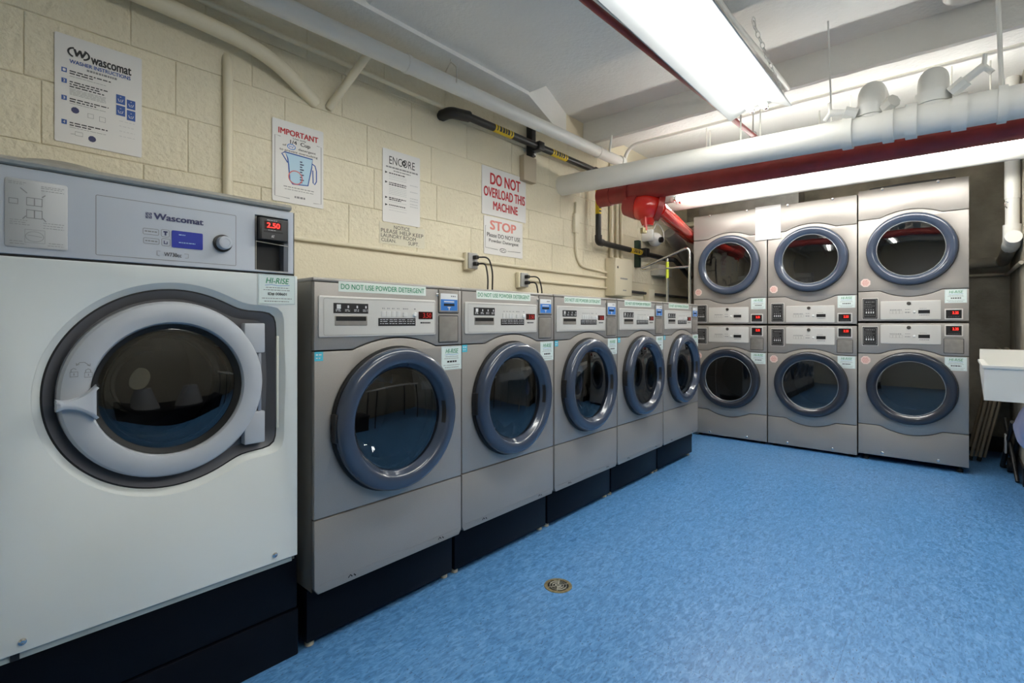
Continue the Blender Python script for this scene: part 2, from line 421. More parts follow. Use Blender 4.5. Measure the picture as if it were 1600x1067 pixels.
# fixture in front of the dryers, same kind, its length along x
GY, GZ, GX0, GX1 = 4.45, 2.25, -2.02, .40
f2 = thing('strip_light_fixture', 'long fluorescent fixture under the red main pipe in front of the dryers', 'light fixture', (0, GY, GZ))
bm = bmesh.new()
prof = [(-.030, .0), (-.026, .055), (.026, .055), (.030, .0)]
r0 = [bm.verts.new((GX0, y, z)) for y, z in prof]; r1 = [bm.verts.new((GX1, y, z)) for y, z in prof]; n = len(prof)
for i in range(n): bm.faces.new((r0[i], r0[(i + 1) % n], r1[(i + 1) % n], r1[i]))
bm.faces.new(r0); bm.faces.new(r1[::-1]); link('housing', bm2me(bm), M_reflector, f2)
for s_ in (-1, 1):
    tube_part(f2, 'fluorescent_tube', (GX0 + .13, s_ * .054, .006), (GX1 - .03, s_ * .054, .006), .017, M_stube)
    for xx in (GX0 + .10, GX1 - .028): B('lamp_holder', f2, M_white, xx, xx + .026, s_ * .050 - .022, s_ * .050 + .022, -.012, .024, .003)
for xx in (GX0 + .4, GX1 - .4): T('hanger_rod', f2, M_greypaint, [(xx, 0, .06), (xx, 0, ZC - GZ)], .005, 8)
# fill light added right of the frame to brighten the room, built as a strip
f3 = thing('added_fill_light', 'added fill light shaped as a bare two-tube fluorescent strip, outside the frame', 'light fixture', (1.0, 1.5, 2.42))
B('housing', f3, M_reflector, -.035, .035, -1.25, 1.25, .0, .07, .006)
for s_ in (-1, 1): tube_part(f3, 'fluorescent_tube', (s_ * .062, -1.2, .01), (s_ * .062, 1.2, .01), .019, M_filltube)
for yy in (-1.226, 1.20): B('lamp_holder', f3, M_white, -.08, .08, yy, yy + .024, -.012, .03, .003)
for yy in (-.9, .9): T('hanger_rod', f3, M_greypaint, [(0, yy, .07), (0, yy, ZC - 2.42)], .005, 8)

# ------------------------------------------------------------------ shared decals
def hirise(parent, x0, x1, z0, z1, y, idtxt=None):
    w_, h = x1 - x0, z1 - z0
    o = PL('service_sticker', parent, M_label, [rrect(x0, x1, z0, z1)], y - .0006, .0006)
    yy = y - .001
    text('lettering', o, M_greenink, 'HI-RISE', x0 + .2 * w_, x0 + .80 * w_, z0 + .70 * h, z0 + .89 * h, yy, .006, .2)
    S('underline', o, M_cardblue, [[(x0 + .18 * w_, z0 + .63 * h), (x0 + .35 * w_, z0 + .66 * h), (x0 + .55 * w_, z0 + .63 * h), (x0 + .84 * w_, z0 + .66 * h)]], .014 * h, yy)
    hh = .022 * h
    greek(o, M_greyink, [(x0 + .2 * w_, x0 + .82 * w_, z0 + .55 * h, hh), (x0 + .14 * w_, x0 + .86 * w_, z0 + .47 * h, hh), (x0 + .1 * w_, x0 + .9 * w_, z0 + .19 * h, hh), (x0 + .16 * w_, x0 + .84 * w_, z0 + .09 * h, hh * 1.3)], yy, .003, .010, .002)
    if idtxt: text('identity_number', o, M_blackink, idtxt, x0 + .26 * w_, x0 + .76 * w_, z0 + .30 * h, z0 + .40 * h, yy, .01)
    else: greek(o, M_blackink, [(x0 + .28 * w_, x0 + .74 * w_, z0 + .31 * h, .075 * h)], yy, .008, .014, .003, 'identity_number')
    S('border', o, M_navyink, [(rrect(x0 + .02 * w_, x1 - .02 * w_, z0 + .025 * h, z1 - .025 * h), True)], .0008, yy)
    return o

# ------------------------------------------------------------------ the silver washers
WW, WH, WB = .687, 1.300, .212        # width, top, underside
WF, PITCH, W0 = -1.64, .6932, .843
def arc_seam(x0, x1, zf, peak, xc0, xc1, n=18):
    """x from x0 to x1 at height zf with a smooth arch to peak between xc0 and xc1"""
    out = [(x0, zf)]; xm = (xc0 + xc1) / 2; hw = (xc1 - xc0) / 2
    for i in range(n + 1):
        x = xc0 + (xc1 - xc0) * i / n; t = abs((x - xm) / hw)
        s = (1 - t * t) if True else 0
        s = s * (1.0 if t < .8 else 1 - ((t - .8) / .2) ** 2 * .0)
        out.append((x, zf + (peak - zf) * s))
    out.append((x1, zf)); return out
def make_washer():
    t = thing('washing_machine', '', 'washing machine', (WF, W0, 0), PI / 2, 'silver front-loading washers in a row along the cream wall')
    W, g = WW, .0022
    cx, cz = .338, .775
    # cabinet shell, open at the front
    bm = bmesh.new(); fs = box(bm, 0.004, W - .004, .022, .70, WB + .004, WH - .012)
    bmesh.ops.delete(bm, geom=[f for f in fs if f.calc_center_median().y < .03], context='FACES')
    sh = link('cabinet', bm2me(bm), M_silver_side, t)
    B('top_lid', t, M_silver, 0, W, .004, .70, WH - .014, WH, .006)
    seam = arc_seam(.003, W - .003, 1.046, 1.086, .150, .540)
    up = seam + [(W - .003, WH - .016), (.003, WH - .016)]
    PL('upper_fascia', t, M_silver, [[(x, z + g) for x, z in up[:len(seam)]] + up[len(seam):]], 0, .022, .004)
    mid = [(.003, .4675 + g), (W - .003, .4675 + g)] + [(x, z - g) for x, z in seam[::-1]]
    PL('door_panel', t, M_silver, [mid, circle(cx, cz, .235)], 0, .022, .004)
    c = .014
    PL('lower_panel', t, M_silver, [[(.003 + c, WB), (W - .003 - c, WB), (W - .003, WB + .02), (W - .003, .4675 - g), (.003, .4675 - g), (.003, WB + .02)]], 0, .022, .004)
    # bottom lip, tucked back under the panel
    bm = bmesh.new(); vs_ = [bm.verts.new(p) for p in ((.02, -.001, WB + .030), (W - .02, -.001, WB + .030), (W - .02, .024, WB - .004), (.02, .024, WB - .004), (.02, .03, WB + .03), (W - .02, .03, WB + .03))]
    for f in ((0, 1, 2, 3), (3, 2, 5, 4), (0, 4, 5, 1), (0, 3, 4), (1, 5, 2)): bm.faces.new([vs_[i] for i in f])
    link('bottom_lip', bm2me(bm), M_silver, t)
    for xx in (.13, .55):
        q = S('panel_clip', t, M_slot, [[(xx, WB + .016), (xx + .008, WB + .024), (xx + .016, WB + .016)], [(xx + .022, WB + .022), (xx + .03, WB + .014)]], .004, -.0015)
    # drum
    LA('drum', t, M_drum, [(.232, 0), (.232, -.05), (.215, -.06), (.215, -.36), (.10, -.39), (0, -.40)], (cx, .012, cz), seg=40)
    # door
    d = LA('door_ring', t, M_ring, [(.270, .012), (.2725, .024), (.2715, .038), (.267, .049), (.259, .056), (.249, .0590), (.232, .0590), (.221, .0575), (.215, .054), (.2105, .047), (.202, .032), (.196, .024), (.194, .010), (.194, .002)], (cx, 0, cz), seg=72)
    LA('door_gasket', d, M_rubber, [(.230, .0005), (.277, .0005), (.279, .006), (.277, .013), (.268, .014)], (cx, 0, cz), seg=72)
    LA('door_glass', d, M_glass, [(.195, .026), (.16, .030), (.10, .0335), (.05, .035), (0, .0355)], (cx, 0, cz), seg=56)
    LA('inner_bowl', d, M_bowl, [(.190, .012), (.178, -.02), (.165, -.07), (.13, -.105), (.07, -.12), (0, -.125)], (cx, 0, cz), seg=48)
    # handle scoop on the right inner slope, hinge block on the left
    bm = bmesh.new(); n = 10; a0, a1 = -.22, .22; rows = []
    for i in range(n + 1):
        a = a0 + (a1 - a0) * i / n
        rows.append([bm.verts.new((cx + r * math.cos(a), -h, cz + r * math.sin(a))) for r, h in ((.2035, .0355), (.2125, .0510))])
    for a, b_ in zip(rows, rows[1:]): bm.faces.new((a[0], a[1], b_[1], b_[0]))
    link('handle_recess', bm2me(bm), M_black, d)
    B('hinge', d, M_black, cx - .278, cx - .262, -.034, -.002, cz - .05, cz + .05, .004)
    # controls
    cp = PL('control_panel', t, M_panel, [rrect(.016, .533, 1.093, 1.237, .006)], -.005, .006, .002)
    S('panel_groove', cp, M_coin, [(rrect(.034, .528, 1.100, 1.229, .006), True)], .0014, -.0054)
    lb = PL('instruction_label', cp, M_blacklab, [rrect(.070, .209, 1.177, 1.213)], -.0058, .001)
    greek(lb, M_whiteink, [(.078 + k * .036, .098 + k * .036, z, .0022) for k in range(4) for z in (1.184, 1.189)], -.0063, .006, .02)
    quads('pictogram', lb, M_whiteink, [(.082, .098, 1.193, 1.208)] + [(.124 + k * .036, .130 + k * .036, 1.196, 1.205) for k in range(3)], -.0063)
    sl = PL('dispenser_slot', cp, M_coin, [rrect(.075, .205, 1.133, 1.169, .003)], -.006, .002, .0006)
    B('slot_opening', sl, M_slot, .079, .200, -.0066, -.006, 1.150, 1.166)
    l2 = PL('cycle_label', cp, M_blacklab, [rrect(.253, .427, 1.131, 1.161)], -.0058, .001)
    greek(l2, M_whiteink, [(.260 + k * .042, .296 + k * .042, z, .0022) for k in range(4) for z in (1.139, 1.147, 1.154)], -.0063, .006, .02)
    for k in range(4): PL('cycle_key', cp, M_key, [rrect(.266 + k * .0225, .286 + k * .0225, 1.165, 1.188, .002)], -.0065, .002, .0006)
    greek(cp, M_greyink, [(.270 + k * .0225, .281 + k * .0225, 1.196, .004) for k in range(4)] + [(.366, .392, 1.196, .004), (.420, .43, 1.196, .004)], -.0056, .003, .008)
    PL('rinse_key', cp, M_key, [rrect(.366, .386, 1.166, 1.184, .003)], -.0075, .003, .001)
    LA('start_button', cp, M_white, [(.010, .004), (.010, .009), (.007, .011), (0, .011)], (.424, 0, 1.176), seg=16)
    dp = PL('display_window', cp, M_dkred, [rrect(.443, .515, 1.158, 1.188)], -.0062, .002)
    text('lettering', dp, mat('dim_red_digits', (.25, .01, .01), .4, emit=(.8, .03, .02), es=.10), '3.50', .465, .507, 1.163, 1.183, -.0067, .02)
    greek(cp, M_blackink, [(.452, .505, 1.140, .006)], -.0056, .004, .010, .0015)
    # card reader and coin door
    S('door_gap', t, M_slot, [(rrect(.5525, .6625, 1.0595, 1.1725, .003), True), (rrect(.5505, .6655, 1.1845, 1.2855, .004), True)], .003, -.0006)
    rd = PL('card_reader', t, M_coin, [rrect(.553, .663, 1.187, 1.283, .004)], -.004, .006, .0015)
    PL('reader_face', rd, M_white, [rrect(.560, .656, 1.194, 1.268, .003)], -.0052, .002)
    PL('reader_card_print', rd, M_cardblue, [rrect(.561, .655, 1.195, 1.243)], -.0058, .001)
    B('card_slot', rd, M_slot, .577, .637, -.0066, -.0057, 1.215, 1.225)
    quads('arrow_print', rd, M_whiteink, [(.604, .610, 1.197, 1.211), (.598, .616, 1.207, 1.211), (.578, .636, 1.231, 1.236)], -.0062)
    greek(rd, M_greyink, [(.618, .645, 1.254, .006)], -.0056, .006, .01)
    cdn = PL('coin_door', t, M_coin, [rrect(.555, .660, 1.062, 1.170, .003)], -.003, .005, .0015)
    LA('key_lock', t, M_chrome, [(.007, 0), (.007, .004), (.003, .005), (0, .004)], (.543, 0, 1.262), seg=14)
    # stickers
    st = PL('warning_strip', t, M_strip, [rrect(.092, .484, 1.254, 1.291)], -.0008, .0008)
    text('lettering', st, M_greenink, 'DO NOT USE POWDER DETERGENT', .101, .475, 1.263, 1.282, -.0012, .006)
    hirise(t, .568, .684, .940, 1.042, 0)
    es = PL('energy_sticker', t, M_cyan, [rrect(.003, .034, 1.012, 1.044)], -.0008, .0008)
    greek(es, M_whiteink, [(.008, .024, 1.02, .004), (.008, .028, 1.031, .005)], -.0012, .006, .01)
    return t
wproto = make_washer()
wlab = ['silver washing machine nearest the camera, beside the big white washer',
        'second silver washing machine in the row from the big white washer',
        'silver washing machine in the middle of the row of five, opposite the floor drain',
        'fourth silver washing machine in the row from the big white washer',
        'silver washing machine at the far end of the row beside the stacked dryers']
plab = ['black steel plinth under the nearest silver washer', 'black steel plinth under the second silver washer from the white one',
        'black steel plinth under the middle silver washer', 'black steel plinth under the fourth silver washer from the white one',
        'black steel plinth with bright edge under the farthest silver washer']
for i in range(5):
    o = wproto if i == 0 else copy_tree(wproto)
    o.location = (WF + (0 if i else .008), W0 + PITCH * i, 0); o['label'] = wlab[i]
    p = thing('washer_plinth', plab[i], 'plinth', (WF - .052, W0 + PITCH * i, 0), PI / 2, 'black plinths under the silver washers')
    B('plinth_box', p, M_plinth, .006, .683, 0, .62, .024, WB - .004, .003)
    for xx in (.03, .66):
        for yy in (.03, .58):
            LA('foot', p, mat('dirty_white_foot', (.62, .56, .42), .6), [(0, .0), (.016, 0), (.016, .014), (.008, .018), (.008, .026), (0, .026)], (xx, yy, 0), 'z', 14)

# ------------------------------------------------------------------ the big white washer
def dish_path(cx, cz, d, n=120):
    out = []; Rc, hw, hh = .286 - d, .295 - d, .228 - d
    for i in range(n):
        a = 2 * PI * i / n; c, s = math.cos(a), math.sin(a); r = Rc
        if c > 0:
            q = 1 / ((c / hw) ** 14 + (abs(s) / hh) ** 14) ** (1 / 14)
            k = .012; m_ = max(r, q); r = m_ + k * math.log(math.exp((r - m_) / k) + math.exp((q - m_) / k)) - k * math.log(1 + math.exp(-abs(q - r) / k)) * .0
            if q < Rc - .05: r = Rc
        out.append((cx + r * c, cz + r * s))
    return out
def make_white():
    A, Y0, W = -1.66, .07, .731
    t = thing('large_washing_machine', 'big white front-loading washing machine with grey control panel, nearest on the left', 'washing machine', (A, Y0, 0), PI / 2)
    cx, cz = .378, .958
    bm = bmesh.new(); fs = box(bm, 0.002, W - .002, .02, .80, .345, 1.515)
    bmesh.ops.delete(bm, geom=[f for f in fs if f.calc_center_median().y < .03], context='FACES')
    link('cabinet', bm2me(bm), M_enamel, t)
    PL('front_panel', t, M_enamel, [rrect(0, W, .362, 1.300, .003), dish_path(cx, cz, -.012)], 0, .02, .003)
    # sloping white lip of the opening, black seal, dark dish
    def loft(name, m, a, ya, b_, yb):
        bm = bmesh.new(); va = [bm.verts.new((x, ya, z)) for x, z in a]; vb = [bm.verts.new((x, yb, z)) for x, z in b_]
        for i in range(len(a)): bm.faces.new((va[i], va[(i + 1) % len(a)], vb[(i + 1) % len(a)], vb[i]))
        return link(name, bm2me(bm), m, t, 60)
    loft('opening_lip', M_enamel, dish_path(cx, cz, -.0125), .0005, dish_path(cx, cz, .004), .020)
    loft('opening_seal', M_rubber, dish_path(cx, cz, .004), .020, dish_path(cx, cz, .0085), .0185)
    loft('door_dish', M_dish, dish_path(cx, cz, .0085), .0185, dish_path(cx, cz, .032), .040)
    PL('dish_back', t, M_dish, [dish_path(cx, cz, .030), circle(cx - .006, cz, .20)], .040, .004)
    B('sill', t, mat('sill_grey', (.42, .48, .47), .5), .006, W - .014, .012, .03, .343, .362)
    for xx in (.064, .655): LA('panel_screw', t, M_chrome, [(.008, 0), (.008, .004), (.004, .006), (0, .005)], (xx, 0, .388), seg=14)
    B('drip_edge', t, mat('cream_vinyl', (.72, .72, .62), .5), .660, .668, -.002, .004, .80, 1.10, .002)
    # door
    dx = .371
    d = LA('door', t, M_bluegrey2, [(.246, -.034), (.246, -.004), (.240, .006), (.228, .011), (.200, .012), (.188, .008), (.182, -.002), (.181, -.03)], (dx, 0, cz), seg=80)
    LA('window_rubber', d, M_rubber, [(.1815, .001), (.176, -.004), (.168, -.016), (.160, -.022), (.150, -.024)], (dx, 0, cz), seg=64)
    LA('door_glass', d, M_glass, [(.168, -.015), (.155, -.012), (.10, -.009), (.05, -.0078), (0, -.0075)], (dx, 0, cz), seg=64)
    LA('inner_bowl', d, M_bowl, [(.158, -.022), (.15, -.06), (.14, -.13), (.10, -.17), (.05, -.18), (0, -.182)], (dx, 0, cz), seg=48)
    LA('glass_trim', d, M_chrome, [(.1585, -.0225), (.1565, -.0205), (.1545, -.0225)], (dx, 0, cz), seg=64)
    LA('drum', t, M_drum, [(.20, -.04), (.20, -.08), (.19, -.09), (.19, -.5), (0, -.52)], (dx, 0, cz), seg=40)
    for z0, z1 in ((1.048, 1.142), (.762, .862)):
        B('hinge', d, M_bluegrey2, .562, .624, -.002, .03, z0, z1, .004)
    B('hinge_pin', d, mat('hinge_pin_grey', (.33, .35, .40), .4, .4), .604, .616, .004, .02, .862, 1.048, .004)
    # bow-tie handle
    hp = []
    for i in range(40):
        u = i / 39; x = .120 + u * .078; hw = .010 + .034 * max(0, (u - .18) / .82) ** 2.2 + .004 * max(0, .18 - u) / .18
        hp.append((x, hw))
    path = [(x, .944 - .002 + h) for x, h in hp] + [(x, .944 - .004 - h) for x, h in hp[::-1]]
    PL('handle', d, M_bluegrey, [path], -.032, .034, .008)
    S('lock_print', d, M_greyink, [(rrect(.148, .163, 1.009, 1.021), True), [(.150, 1.021), (.150, 1.027), (.155, 1.030), (.160, 1.027)], (rrect(.176, .191, 1.006, 1.018), True), [(.178, 1.018), (.178, 1.024), (.183, 1.027), (.188, 1.024), (.188, 1.018)], [(.160, 1.038), (.167, 1.044), (.176, 1.044), (.186, 1.035)], [(.1555, 1.012), (.1555, 1.018)], [(.1835, 1.009), (.1835, 1.015)], [(.181, 1.0365), (.187, 1.034), (.187, 1.040)], [(.166, 1.0395), (.160, 1.037), (.160, 1.043)]], .0016, -.0126)
    # control fascia
    fa = PL('control_fascia', t, M_bluegrey, [rrect(0, .716, 1.306, 1.512, .002), rrect(.593, .698, 1.312, 1.486)], -.002, .022, .002)
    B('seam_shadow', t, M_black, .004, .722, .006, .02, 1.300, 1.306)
    ip = PL('instruction_plate', fa, mat('plate_grey', (.47, .48, .48), .45, .2), [rrect(.034, .145, 1.322, 1.484, .006)], -.0045, .003, .001)
    S('diagram', ip, M_greyink, [(rrect(.071, .098, 1.424, 1.442), True), (rrect(.071, .098, 1.394, 1.413), True), [(.0845, 1.394), (.0845, 1.413)], [(.0845, 1.424), (.0845, 1.442)], [(.072, 1.452), (.060, 1.463)], [(.098, 1.446), (.104, 1.452)], [(.07, 1.398), (.064, 1.390)], [(.099, 1.396), (.105, 1.388)], (rrect(.041, .056, 1.424, 1.436), True)], .0022, -.0050)
    S('diagram', ip, M_greyink, [([(.085 + .016 * math.cos(a), 1.350 + .012 * math.sin(a)) for a in [2 * PI * i / 20 for i in range(20)]], True), [(.072, 1.353), (.098, 1.350)], (rrect(.068, .103, 1.335, 1.366), True)], .0010, -.0050)
    greek(ip, M_greyink, [(.040, .070, 1.475, .0012), (.040, .066, 1.471, .0012), (.096, .138, 1.472, .0012), (.096, .134, 1.468, .0012), (.096, .138, 1.462, .0012), (.042, .072, 1.386, .0012), (.042, .070, 1.381, .0012), (.042, .076, 1.376, .0012), (.1, .138, 1.384, .0012), (.1, .136, 1.378, .0012), (.1, .138, 1.372, .0012), (.042, .064, 1.336, .0012), (.042, .07, 1.330, .0012), (.11, .138, 1.336, .0012), (.108, .138, 1.330, .0012)], -.0050, .003, .008, .0015)
    S('inset_line', fa, M_greyink, [(rrect(.200, .536, 1.319, 1.473, .003), True)], .0016, -.0024)
    text('lettering', fa, M_navyink, 'Wascomat', .325, .446, 1.430, 1.447, -.0026, .035)
    em = quads('emblem', fa, M_navyink, [(.306, .320, 1.430, 1.446)], -.0026)
    S('emblem_cut', em, M_bluegrey, [[(.306, 1.438), (.320, 1.438)], [(.313, 1.430), (.313, 1.446)], [(.308, 1.445), (.311, 1.440)], [(.315, 1.445), (.318, 1.440)], [(.308, 1.436), (.311, 1.432)], [(.315, 1.436), (.318, 1.432)]], .0013, -.0029)
    S('button_outline', fa, M_greyink, [(rrect(.300, .336, 1.386, 1.402, .003), True), (rrect(.301, .337, 1.361, 1.376, .003), True), (rrect(.342, .361, 1.384, 1.404, .004), True), (rrect(.343, .363, 1.359, 1.379, .004), True)], .0012, -.0026)
    greek(fa, M_greyink, [(.304, .332, 1.393, .003), (.305, .333, 1.367, .003)], -.0026, .004, .008, .0015)
    quads('button_symbol', fa, M_navyink, [(.347, .357, 1.396, 1.400), (.350, .354, 1.388, 1.397), (.348, .350, 1.366, 1.373), (.348, .357, 1.364, 1.366), (.355, .357, 1.366, 1.371)], -.0026)
    sc = PL('screen', fa, M_bluescr, [rrect(.367, .445, 1.357, 1.405, .003)], -.0035, .002)
    greek(sc, M_lblue, [(.384, .425, 1.371, .0025), (.384, .40, 1.393, .0025)], -.0040, .003, .008, .0015)
    k = LA('knob', fa, M_bluegrey, [(.0195, .006), (.0195, .026), (.0175, .030), (.012, .031), (.0115, .030), (0, .030)], (.498, 0, 1.383), seg=28)
    LA('knob_collar', k, M_black, [(.026, .002), (.026, .007), (.020, .008)], (.498, 0, 1.383), seg=28)
    text('lettering', fa, M_blackink, 'W730cc', .349, .391, 1.330, 1.341, -.0026, .01)
    S('model_box', fa, M_greyink, [[(.340, 1.343), (.332, 1.343), (.332, 1.331), (.338, 1.329)], [(.398, 1.341), (.408, 1.341), (.408, 1.330), (.400, 1.329)]], .0013, -.0026)
    # coin meter
    cm = B('coin_meter', t, M_black, .599, .690, -.020, .02, 1.408, 1.478, .003)
    S('bezel', cm, M_steel, [[(.595, 1.482), (.595, 1.312), (.696, 1.309)], [(.595, 1.402), (.697, 1.396)]], .002, -.004)
    quads('meter_face', cm, mat('meter_face', (.035, .035, .038), .35), [(.606, .688, 1.410, 1.474)], -.0203)
    text('digits', cm, M_reddig, '2.50', .622, .662, 1.447, 1.463, -.0208, .03)
    quads('digit_window', cm, M_dkred, [(.614, .667, 1.442, 1.467)], -.0205)
    quads('coin_slot', cm, M_slot, [(.612, .672, 1.432, 1.436)], -.0206)
    greek(cm, M_whiteink, [(.622, .655, 1.470, .0016), (.626, .650, 1.439, .0012)], -.0206, .004, .01, .002)
    text('lettering', cm, M_whiteink, 'AT', .636, .645, 1.416, 1.424, -.0206, .01)
    B('coin_pocket', t, mat('pocket_grey', (.02, .02, .02), .6), .594, .698, .030, .036, 1.310, 1.41)
    B('pocket_side', t, mat('pocket_side_grey', (.11, .12, .14), .5), .684, .698, -.001, .03, 1.312, 1.404)
    hirise(t, .602, .722, 1.203, 1.300, -.001, 'ID# 008601')
    # rounded steel top
    bm = bmesh.new(); prof = [(.000, 1.514), (-.010, 1.517), (-.013, 1.524), (-.009, 1.531), (.006, 1.536), (.05, 1.538), (.80, 1.538), (.80, 1.512)]
    r0 = [bm.verts.new((-.002, y, z)) for y, z in prof]; r1 = [bm.verts.new((.705, y, z)) for y, z in prof]
    for i in range(len(prof)): j = (i + 1) % len(prof); bm.faces.new((r0[i], r0[j], r1[j], r1[i]))
    bm.faces.new(r0); bm.faces.new(r1[::-1]); link('top_cover', bm2me(bm), M_steel, t, 50)
    bm = bmesh.new(); n = 20; rows = []
    for i in range(n + 1):
        x = .06 + .16 * i / n; h = .014 * (math.sin(PI * i / n) ** .6 if 0 < i < n else 0)
        rows.append([bm.verts.new((x, .004, 1.534)), bm.verts.new((x, .03, 1.537 + h)), bm.verts.new((x, .5, 1.537 + h))])
    for a, b_ in zip(rows, rows[1:]):
        for k in range(2): bm.faces.new((a[k], a[k + 1], b_[k + 1], b_[k]))
    link('dispenser_lid', bm2me(bm), M_steel, t, 50)
    B('switch', t, M_black, .044, .060, .006, .02, .345, .361)
make_white()
p = thing('large_washer_plinth', 'tall two-tier black steel plinth under the big white washer', 'plinth', (-1.70, .07, 0), PI / 2)
B('upper_tier', p, M_plinth, 0, .750, 0, .74, .164, .339, .006)
B('lower_tier', p, M_plinth, 0, .753, -.003, .74, 0, .160, .006)

# ------------------------------------------------------------------ the dryers
DF, DW, DP = 5.10, .693, .6985
DX0 = -1.990
def dryer_common(t, W, H, cz, upper):
    g = .0026; cx = .345
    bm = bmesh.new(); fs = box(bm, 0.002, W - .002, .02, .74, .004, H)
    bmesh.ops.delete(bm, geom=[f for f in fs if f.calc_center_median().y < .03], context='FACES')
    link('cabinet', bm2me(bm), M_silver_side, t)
    if upper:
        s1 = arc_seam(.002, W - .002, .254, .203, .150, .540); s2 = arc_seam(.002, W - .002, .851, .899, .150, .540)
    else:
        s1 = arc_seam(.002, W - .002, .256, .203, .150, .540); s2 = arc_seam(.002, W - .002, .844, .890, .150, .540)
    zt = H - .004
    PL('lower_panel', t, M_silver, [[(.002, .008), (W - .002, .008)] + [(x, z - g) for x, z in s1[::-1]]], 0, .02, .003)
    PL('door_panel', t, M_silver, [[(x, z + g) for x, z in s1] + [(x, z - g) for x, z in s2[::-1]], circle(cx, cz, .24)], 0, .02, .003)
    PL('upper_panel', t, M_silver, [[(x, z + g) for x, z in s2] + [(W - .002, zt), (.002, zt)]], 0, .02, .003)
    LA('drum', t, M_drum, [(.238, -.005), (.238, -.06), (.235, -.5), (0, -.52)], (cx, 0, cz), seg=40)
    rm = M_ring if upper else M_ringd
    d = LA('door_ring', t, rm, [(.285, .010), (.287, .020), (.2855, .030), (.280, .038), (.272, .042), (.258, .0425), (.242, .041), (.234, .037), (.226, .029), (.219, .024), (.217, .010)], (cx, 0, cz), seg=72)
    LA('door_gasket', d, M_rubber, [(.24, .0005), (.289, .0005), (.2905, .005), (.289, .010), (.28, .012)], (cx, 0, cz), seg=72)
    LA('inner_trim', d, mat('grey_glass_trim', (.34, .36, .38), .25, .4), [(.2185, .027), (.2155, .0285), (.2125, .024)], (cx, 0, cz), seg=72)
    LA('door_glass', d, M_glass, [(.217, .022), (.17, .0265), (.10, .030), (.05, .031), (0, .0313)], (cx, 0, cz), seg=56)
    # octagonal warning sticker
    oz, ox = (.326, .052) if upper else (.788, .052)
    oc = PL('octagon_sticker', t, M_pink, [[(ox + .036 * math.cos(PI / 8 + PI / 4 * k), oz + .036 * math.sin(PI / 8 + PI / 4 * k)) for k in range(8)]], -.0007, .0007)
    greek(oc, M_pinkink, [(ox - .024 + abs(k) * .004, ox + .024 - abs(k) * .004, oz + k * .009 - .002, .004) for k in range(-2, 3)], -.0011, .006, .014, .003)
    if upper: z = dict(card=(.022, .198), pan=(.020, .169), red=(.019, .101), stk=(.145, .251))
    else: z = dict(card=(.908, 1.070), pan=(.930, 1.082), red=(.995, 1.083), stk=(.735, .839))
    c0, c1 = z['card']
    cd_ = PL('instruction_card', t, M_panel, [rrect(.028, .139, c0, c1, .002)], -.002, .003, .0008)
    PL('card_print', cd_, M_blacklab, [rrect(.032, .134, c0 + .005, c1 - .005)], -.0028, .001)
    h = c1 - c0
    S('card_border', cd_, M_whiteink, [(rrect(.040, .126, c0 + .014, c1 - .012), True)], .0014, -.0034)
    greek(cd_, M_greyink, [(.052, .115, c0 + h * .80, .006), (.046, .095, c0 + h * .70, .003), (.046, .118, c0 + h * .62, .003), (.046, .100, c0 + h * .54, .003), (.046, .118, c0 + h * .18, .003)], -.0034, .006, .016)
    greek(cd_, M_whiteink, [(.054 + k * .016, .062 + k * .016, c0 + h * .28, .016) for k in range(4)] + [(.054 + k * .016, .060 + k * .016, c0 + h * .44, .004) for k in range(4)], -.0034, .01, .02)
    p0, p1 = z['pan']; ph = p1 - p0
    cp = PL('control_panel', t, M_panel, [rrect(.154, .531, p0, p1, .007)], -.004, .005, .0015)
    LA('key_lock', cp, mat('dark_lock', (.12, .11, .10), .35, .6), [(.014, .004), (.014, .008), (.008, .009), (0, .008)], (.336, 0, p0 + ph * .86), seg=18)
    PL('display_window', cp, M_black, [rrect(.395, .465, p0 + ph * .32, p0 + ph * .50)], -.0052, .002)
    greek(cp, M_greyink, [(.402, .462, p0 + ph * .22, .005), (.402, .445, p0 + ph * .57, .003), (.215, .29, p0 + ph * .50, .006), (.312, .345, p0 + ph * .36, .007), (.312, .345, p0 + ph * .52, .004)], -.0046, .005, .012)
    S('key_outline', cp, M_coin, [(rrect(.214 + k * .021, .233 + k * .021, p0 + ph * .32, p0 + ph * .46), True) for k in range(4)], .0016, -.0046)
    LA('start_button', cp, M_white, [(.009, .003), (.009, .008), (.006, .010), (0, .010)], (.370, 0, p0 + ph * .41), seg=14)
    r0, r1 = z['red']
    cr = PL('coin_display', t, M_panel, [rrect(.552, .658, r0, r1, .003)], -.004, .005, .001)
    PL('display_face', cr, M_black, [rrect(.560, .650, r0 + .010, r1 - .008)], -.0052, .002)
    quads('digit_glow', cr, M_dkred, [(.585, .640, r1 - .045, r1 - .015)], -.0056)
    text('digits', cr, M_reddig, '2.25', .598, .632, r1 - .040, r1 - .021, -.0060, .03)
    greek(cr, M_greyink, [(.572, .640, r0 + .020, .002)], -.0058, .006, .014)
    if not upper: S('door_gap', t, M_slot, [(rrect(.548, .662, .866, .977, .003), True)], .003, -.0006)
    if not upper: PL('coin_door', t, M_coin, [rrect(.550, .660, .868, .975, .003)], -.003, .005, .0015)
    hirise(t, .552, .680, z['stk'][0], z['stk'][1], 0)
    for xx in (.165, .515):
        zz = 1.088 if upper else .034
        LA('panel_screw', t, M_chrome, [(.011, 0), (.011, .003), (.006, .006), (0, .005)], (xx, 0, zz), seg=14)
